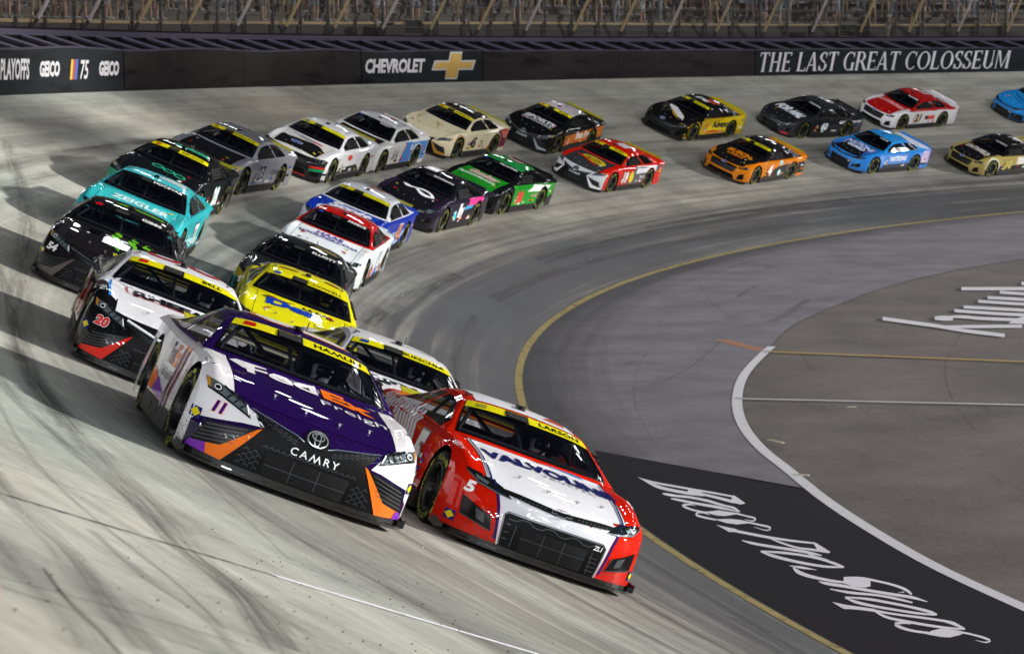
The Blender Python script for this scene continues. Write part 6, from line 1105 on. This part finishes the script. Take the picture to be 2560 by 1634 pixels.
CAR['21'] = dict(make='mustang', body='d0ced0', hood='a41010', bump='d0ced0', roof='a41010', cab='a41010', name='BURTON', dec=
  word('MOTORCRAFT', -.02, -1.34, .30, 'e0b0b0', bold=.04, sx=.72) + word('QUICK', .0, -1.46, .12, '5a1010', bold=.03) + num('21', .0, .60, .5, 'e2dcdc', None, 'hood', nm='roof_number') + num('21', -.38, .36, .46, '4a4028', 'b8a868', 'left') + [('side_sticker', 'left', poly((.12, .42), (.78, .42), (.78, .60), (.12, .60)), 'c84838', 2), ('side_sticker', 'left', poly((.08, .42), (.28, .42), (.28, .60), (.08, .60)), '2a2a2c', 3), ('red_belt', 'left', poly((-1.9, .80), (2.3, .80), (2.3, .9), (-1.9, .9)), 'a41010', 1)])
CAR['7'] = dict(make='camaro', body='2478c8', hood='17181c', bump='2c7cc8', roof='2488d0', cab='2488d0', name='LAJOIE', dec=
  word('NATIONS', .0, -1.42, .42, 'b4c4f4', bold=.06, sx=.7) + word('GUARD', .02, -1.70, .30, 'd8e0fa', bold=.05, sx=.8) + [('hood_edge', 'hood', both(poly((-.70, -1.0), (-.60, -1.0), (-.52, -1.6), (-.66, -2.1))), '3a62c0', 1)] + num('7', .0, .62, .55, 'c8d81e', None, 'hood', nm='roof_number') + word('NATIONS', .15, .52, .26, 'e4ecfa', 'left', 3, bold=.05) + [('side_panel', 'left', poly((-.9, .26), (2.3, .26), (2.3, .40), (-.7, .38)), '24262c', 1), ('tail_panel', 'left', poly((1.6, .38), (2.4, .34), (2.4, .9), (1.9, .86)), 'b8a8d4', 1), ('deck_panel', 'hood', poly((-.6, 1.0), (.6, 1.0), (.9, 2.3), (-.9, 2.3)), 'd0d4dc', 1)])
CAR['10'] = dict(make='mustang', body='9a8a4c', hood='17161a', bump='94864a', roof='1c1a18', cab='16151a', name='ALMIROLA', dec=
  word('SMITHFIELD', -.02, -1.50, .42, 'cfc7bb', bold=.04, sx=.52) + num('10', .0, .62, .5, 'c8c4c0', None, 'hood', nm='roof_number') + num('10', -.38, .36, .46, 'b8ae62', None, 'left', lay=3) + [('side_panel', 'left', poly((-.95, .26), (2.3, .26), (2.3, .5), (-.95, .45)), '1c1c1c', 1), ('side_panel', 'left', poly((.2, .5), (2.3, .54), (2.3, .8), (.2, .8)), 'd0ccc0', 1), ('arch_trim', 'left', line([(-1.4 + .44 * cos(a), .355 + .44 * sin(a)) for a in np.linspace(.0, pi, 16)], .05), 'c8c4b0', 2)])
CAR['17'] = dict(make='mustang', body='d0d0d2', hood='d6d6d8', bump='c8c8cc', roof='d4d4d6', cab='c8c6cc', playoff=1, name='BUESCHER', dec=
  word('FIFTH', -.1, -1.28, .34, '28282c', bold=.06) + [('glass_strip', 'hood', line([(-.5, .8), (-.35, 1.2)], .03), '2fa8a0', 1), ('roof_line', 'hood', line([(-.1, .10), (.45, .14)], .025), '3a6a5c', 2)])
CAR['43'] = dict(make='camaro', body='1670b4', hood='1a7cc0', bump='1670b4', roof='e0e4e8', cab='2a86c4', dec=
  [('hood_art', 'hood', comb(line([(-.4, -1.3), (.3, -1.5)], .05), line([(-.2, -1.6), (.4, -1.75)], .04)), '16222c', 2), ('corner_panel', 'front', poly((.5, .14), (.95, .14), (.95, .4), (.55, .4)), '141618', 1)] + num('43', -.4, .36, .45, 'f0f0f0', None, 'left'))
PO = {'11': [3.4763, 6.3132, -.0868], '5': [3.4558, 3.7153, -.0819], '20': [3.3827, 6.4189, -.0433], '54': [3.2655, 6.8921, -.0122], '77': [3.1573, 7.1805, -.0047], '34': [3.2617, 4.2127, -.0201], '9': [3.1743, 4.2915, -.0208], '41': [3.0578, 4.3925, .006], '47': [2.9765, 4.9394, .0017], '28': [3.06, 7.8987, .0065], '23': [2.967, 8.3366, -.0425], '51': [2.8694, 8.2313, .0262], '99': [2.8061, 8.382, .0399], '45': [2.7126, 8.6559, .0182], '3': [2.6148, 8.4621, .081], '19': [2.6361, 5.5094, .0033], '38': [2.7752, 5.2171, -.0281], '48': [2.8674, 5.0523, -.015], '22': [2.47, 8.6105, .0457], '4': [2.4892, 5.0234, .0465], '1': [2.365, 8.2085, -.031], '21': [2.2645, 8.6328, .0549], '7': [2.361, 4.991, .0024], '10': [2.2583, 4.0774, .0141], '17': [3.37, 3.6878, -.0136], '43': [2.140, 8.75, .04]}
LAB = {
'11': 'purple and white stock car numbered 11 with orange nose blades, leading the pack',
'5': 'orange-red and white stock car in front on the right, dark slanted lettering on hood',
'20': 'black-fendered stock car with white hood and red nose blades, right behind the purple one',
'54': 'dark charcoal stock car with green claw art on its hood, far left of the pack',
'77': 'turquoise stock car with a black windshield banner, behind the charcoal one with claw art',
'34': 'yellow stock car with large blue letters on its hood, behind the purple leader',
'9': 'dark grey stock car with white name banner, between the yellow and the red-roofed cars',
'41': 'white stock car with a bright red roof and red pillars, in the inner lane',
'47': 'royal blue stock car with white roof and white script on the hood',
'28': 'black stock car with mint green roof band and green rings on its hood',
'23': 'silver-sided stock car with dark hood and yellow banner, behind the black and green one',
'51': 'white stock car with black nose, blue oval and red and green chin stripes',
'99': 'white stock car with black hood and light blue rear side, beside the cream one',
'45': 'cream stock car numbered 45 with black roof and thin gold lines on its hood',
'3': 'black stock car with orange sides and white hood lettering',
'19': 'red stock car with a yellow oval on its dark hood',
'38': 'stock car with bright green hood and green doors over a black nose',
'48': 'black stock car with big white swirl on its hood and turquoise side lettering',
'22': 'black stock car with yellow lower doors and a white and gold hood streak',
'4': 'orange and black stock car numbered 4 with orange hood lettering',
'1': 'dark grey stock car with bold white slanted lettering across the hood, numbered 60',
'21': 'white stock car with red hood and red roof, numbered 21',
'7': 'light blue stock car with a yellow 7 on the roof and black hood',
'10': 'gold and black stock car cut by the right edge of the photo',
'17': 'white stock car with yellow banner, half hidden between purple and orange-red leaders',
'43': 'bright blue stock car at the upper right corner, cut by the photo edge'}
for k_, (th_, u_, d_) in PO.items(): build_car(k_, th_, u_, d_, LAB[k_], CAR[k_])

# ------------------------------------------------------------------ people: one skinned body each, coloured by height bands
def dim(c, k=.7): return ''.join('%02x' % int(int(c[i:i + 2], 16) * k) for i in (0, 2, 4))  # darkens cloth and skin colours, standing in for weak light on the stand
def person_mesh(pose, hair='2a211a', shirt='7c7f88', short='3b4048', skin='a9795c', shoes='d0d0d0', longp=False):
    J = {}; E = []; Rr = {}
    def v(n, p, r): J[n] = Vector(p); Rr[n] = r
    lean = pose.get('lean', 0.); st = pose.get('stance', .13); kn = pose.get('knee', 0.); arm = pose.get('arm', 'down')
    v('pel', (0, 0, .94), .145)
    for s, sg in (('L', 1), ('R', -1)):
        f = pose.get('step', 0) * sg
        v('hip' + s, (0, sg * .09, .88), .10); v('kn' + s, (f * .5 + kn, sg * st, .49), .062); v('an' + s, (f, sg * (st + .01), .09), .043); v('to' + s, (f + .15, sg * (st + .03), .04), .036)
        E += [('pel', 'hip' + s), ('hip' + s, 'kn' + s), ('kn' + s, 'an' + s), ('an' + s, 'to' + s)]
    v('wa', (lean * .15, 0, 1.10), .125); v('ch', (lean * .4, 0, 1.32), .15); v('nk', (lean * .6, 0, 1.49), .06); v('hd', (lean * .75 + .015, 0, 1.60), .085); v('tp', (lean * .8, 0, 1.70), .08)
    E += [('pel', 'wa'), ('wa', 'ch'), ('ch', 'nk'), ('nk', 'hd'), ('hd', 'tp')]
    for s, sg in (('L', 1), ('R', -1)):
        c = J['ch']; v('sh' + s, (c.x, sg * .19, 1.42), .062)
        if arm == 'camera': v('el' + s, (c.x + .18, sg * .26, 1.25), .045); v('wr' + s, (c.x + .30, sg * .07, 1.52), .032); v('ha' + s, (c.x + .36, sg * .03, 1.56), .035)
        elif arm == 'fold': v('el' + s, (c.x + .05, sg * .27, 1.14), .045); v('wr' + s, (c.x + .22, sg * .05, 1.18), .033); v('ha' + s, (c.x + .22, -sg * .04, 1.19), .035)
        else: v('el' + s, (c.x - .02, sg * .26, 1.13), .045); v('wr' + s, (c.x + .06, sg * .27, .88), .032); v('ha' + s, (c.x + .08, sg * .26, .79), .038)
        E += [('ch', 'sh' + s), ('sh' + s, 'el' + s), ('el' + s, 'wr' + s), ('wr' + s, 'ha' + s)]
    ks = list(J); me = bpy.data.meshes.new('person'); me.from_pydata([J[k] for k in ks], [(ks.index(a), ks.index(b)) for a, b in E], [])
    o = bpy.data.objects.new('p', me); COL.objects.link(o); md = o.modifiers.new('s', 'SKIN')
    for i, k in enumerate(ks): me.skin_vertices[0].data[i].radius = (Rr[k],) * 2; me.skin_vertices[0].data[i].use_root = (k == 'pel')
    sb = o.modifiers.new('b', 'SUBSURF'); sb.levels = 1; sb.render_levels = 1
    m2 = bpy.data.meshes.new_from_object(o.evaluated_get(bpy.context.evaluated_depsgraph_get())); bpy.data.objects.remove(o)
    cols = [skin, shirt, short, shoes, hair]
    for c in cols: m2.materials.append(mat('cloth_' + c, dim(c), rough=.85) if c != skin else mat('skin_' + c, dim(c), rough=.6))
    for p in m2.polygons:
        c = p.center; z = c.z; mi = 0
        if z > 1.63 or (z > 1.55 and c.x < J['hd'].x - .03): mi = 4
        elif z > 1.50: mi = 0
        elif z > 1.0 and (abs(c.y) < .22 or z > 1.25) and not (arm != 'down' and c.x > J['ch'].x + .14): mi = 1
        elif z > (.10 if longp else .52) and abs(c.y) < .23: mi = 2
        elif z < .10: mi = 3
        p.material_index = mi; p.use_smooth = True
    return m2
rp = random.Random(11); PCOL = {'grey': '80828a', 'white': 'c4c4c8', 'navy': '26293a', 'blue': '3f4d6e', 'red': '8e2626', 'black': '1b1b1e', 'tan': '9a8562', 'olive': '5c5d3c', 'pink': 'b07a80'}
PM = []
for k in range(14):
    sh = rp.choice(list(PCOL)); so_ = rp.choice(['grey', 'navy', 'black', 'tan', 'tan', 'white']); lp = rp.random() < .3
    PM.append((person_mesh(dict(lean=rp.uniform(-.05, .15), stance=rp.uniform(.09, .17), step=rp.uniform(-.1, .12), arm=rp.choice(['down', 'fold', 'down'])), shirt=PCOL[sh], short=PCOL[so_], skin=rp.choice(['a9795c', 'b58a6c', '8d634a']), hair=rp.choice(['2a211a', '5a4630', '1a1715', '8a7a66']), longp=lp), sh, so_, lp))
posts = sorted([a for a in PA if 118.5 < a < 173], reverse=True)   # as seen from left to right
ORD = ['first', 'second', 'third', 'fourth', 'fifth', 'sixth', 'seventh', 'eighth', 'ninth', 'tenth', 'eleventh', 'twelfth', 'thirteenth', 'fourteenth', 'fifteenth', 'sixteenth', 'seventeenth', 'eighteenth', 'nineteenth', 'twentieth', 'twenty-first', 'twenty-second', 'twenty-third', 'twenty-fourth']
used = set(); cnt = 0
for row, step_, pr in ((0, .8, .7), (1, .65, .8), (2, .55, .85)):
    a = 171.6
    while a > 119.5:
        a -= step_
        if rp.random() > pr: continue
        me, sh, so_, lp = PM[rp.randrange(len(PM))]; q = a + rp.uniform(-.25, .25); u, z = tier(row, q)
        gap = sum(1 for p in posts if p > q); 
        lab = 'spectator in %s top and %s %s, %s, right of %s slanted post' % (sh, so_, 'trousers' if lp else 'shorts', ['front railing', 'second step', 'third step'][row], ORD[max(0, gap - 1)])
        if lab in used: continue
        used.add(lab); o = bpy.data.objects.new('person', me); COL.objects.link(o)
        ua = u + (.30 if row == 0 else .38); o.matrix_world = Matrix.Translation((*P2(R_(q), ua), z)) @ Matrix.Rotation(R_(q) + pi + rp.uniform(-.7, .7), 4, 'Z') @ Matrix.Diagonal((1, 1, rp.uniform(.93, 1.06), 1)); tag(o, lab, 'person', 'spectators standing on the grandstand steps')
def cameraman(a, lab, z, u=14.95, turn=0., **kw):
    o = bpy.data.objects.new('person', person_mesh(dict(lean=.2, arm='camera'), **{k: v for k, v in kw.items() if k != 'who'})); COL.objects.link(o); M = Matrix.Translation((*P2(R_(a), u), z)) @ Matrix.Rotation(R_(a) + pi + turn, 4, 'Z'); o.matrix_world = M; tag(o, lab, 'person')
    b = MB(); b.box((.42, 0, 1.60), (.1, .16, .12)); b.tube([(.46, 0, 1.6), (.72, 0, 1.6)], [.045, .06], 12); c = b.build('camera', mat('camera_black', '141416', rough=.4)); c.matrix_world = M; tag(c, 'black long-lens camera raised by the ' + kw.get('who', '') + ' photographer', 'camera')
cameraman(171.9, 'grey-haired photographer in dark shirt behind the fence at far left', 5.95, turn=-.9, who='grey-haired', hair='8a8a8c', shirt='26303a', short='2a2c30', longp=True)
cameraman(150.6, 'photographer in white cap and black and red top above the middle of the wall', 6.05, turn=.2, who='white-capped', hair='d8d8e0', shirt='231a1e', short='1c1c20', longp=True)
cameraman(125.2, 'photographer in olive vest bending over at the right behind the fence', 6.6, u=15.1, turn=.4, who='olive-vested', hair='c8c8c8', shirt='7a7a70', short='6a6250', longp=True)

# drivers at the wheel of the nearest cars
def driver_mesh(helmet, suit):
    P = {'pel': (-.25, .38, .42, .15), 'wa': (-.30, .38, .56, .14), 'ch': (-.36, .38, .76, .16), 'nk': (-.38, .38, .88, .07), 'hd': (-.37, .38, .99, .125), 'tp': (-.37, .38, 1.05, .115), 'shL': (-.34, .58, .80, .07), 'elL': (-.12, .62, .68, .05), 'haL': (.22, .50, .84, .04), 'shR': (-.34, .18, .80, .07), 'elR': (-.12, .14, .68, .05), 'haR': (.22, .26, .84, .04), 'knL': (.2, .46, .50, .08), 'knR': (.2, .30, .50, .08), 'anL': (.6, .46, .34, .05), 'anR': (.6, .30, .34, .05)}
    E = [('pel', 'wa'), ('wa', 'ch'), ('ch', 'nk'), ('nk', 'hd'), ('hd', 'tp')] + [('ch', 'sh' + q) for q in 'LR'] + [('sh' + q, 'el' + q) for q in 'LR'] + [('el' + q, 'ha' + q) for q in 'LR'] + [('pel', 'kn' + q) for q in 'LR'] + [('kn' + q, 'an' + q) for q in 'LR']
    ks = list(P); me = bpy.data.meshes.new('person'); me.from_pydata([P[k][:3] for k in ks], [(ks.index(a), ks.index(b)) for a, b in E], []); o = bpy.data.objects.new('p', me); COL.objects.link(o); o.modifiers.new('s', 'SKIN')
    for i, k in enumerate(ks): me.skin_vertices[0].data[i].radius = (P[k][3],) * 2; me.skin_vertices[0].data[i].use_root = (k == 'pel')
    o.modifiers.new('b', 'SUBSURF').levels = 1; m2 = bpy.data.meshes.new_from_object(o.evaluated_get(bpy.context.evaluated_depsgraph_get())); bpy.data.objects.remove(o)
    for c in (suit, helmet, '0a0a0c'): m2.materials.append(mat('gear_' + c, c, rough=.4, coat=.3))
    for p in m2.polygons: c = p.center; p.material_index = (2 if c.x > -.30 and .94 < c.z < 1.03 else 1) if c.z > .89 else 0; p.use_smooth = True
    return m2
for k_, he, su, lab in (('11', 'e0e0e4', '35205e', 'white helmet and violet suit, in the purple leading car'), ('5', 'd8d8d8', 'a01c14', 'white helmet and red suit, in the orange-red car'), ('20', 'd0d0d0', '202024', 'pale helmet, in the white-hooded car with red nose blades'), ('17', 'c8c8cc', '3a3a44', 'grey-white helmet, in the white car behind the two leaders'), ('34', 'c8b820', '28242a', 'yellow helmet, in the yellow car'), ('9', '6a4ab0', '222228', 'violet helmet, in the dark grey car behind the yellow one')):
    o = bpy.data.objects.new('person', driver_mesh(he, su)); COL.objects.link(o); o.matrix_world = frame(*PO[k_]); tag(o, 'driver in ' + lab, 'person')
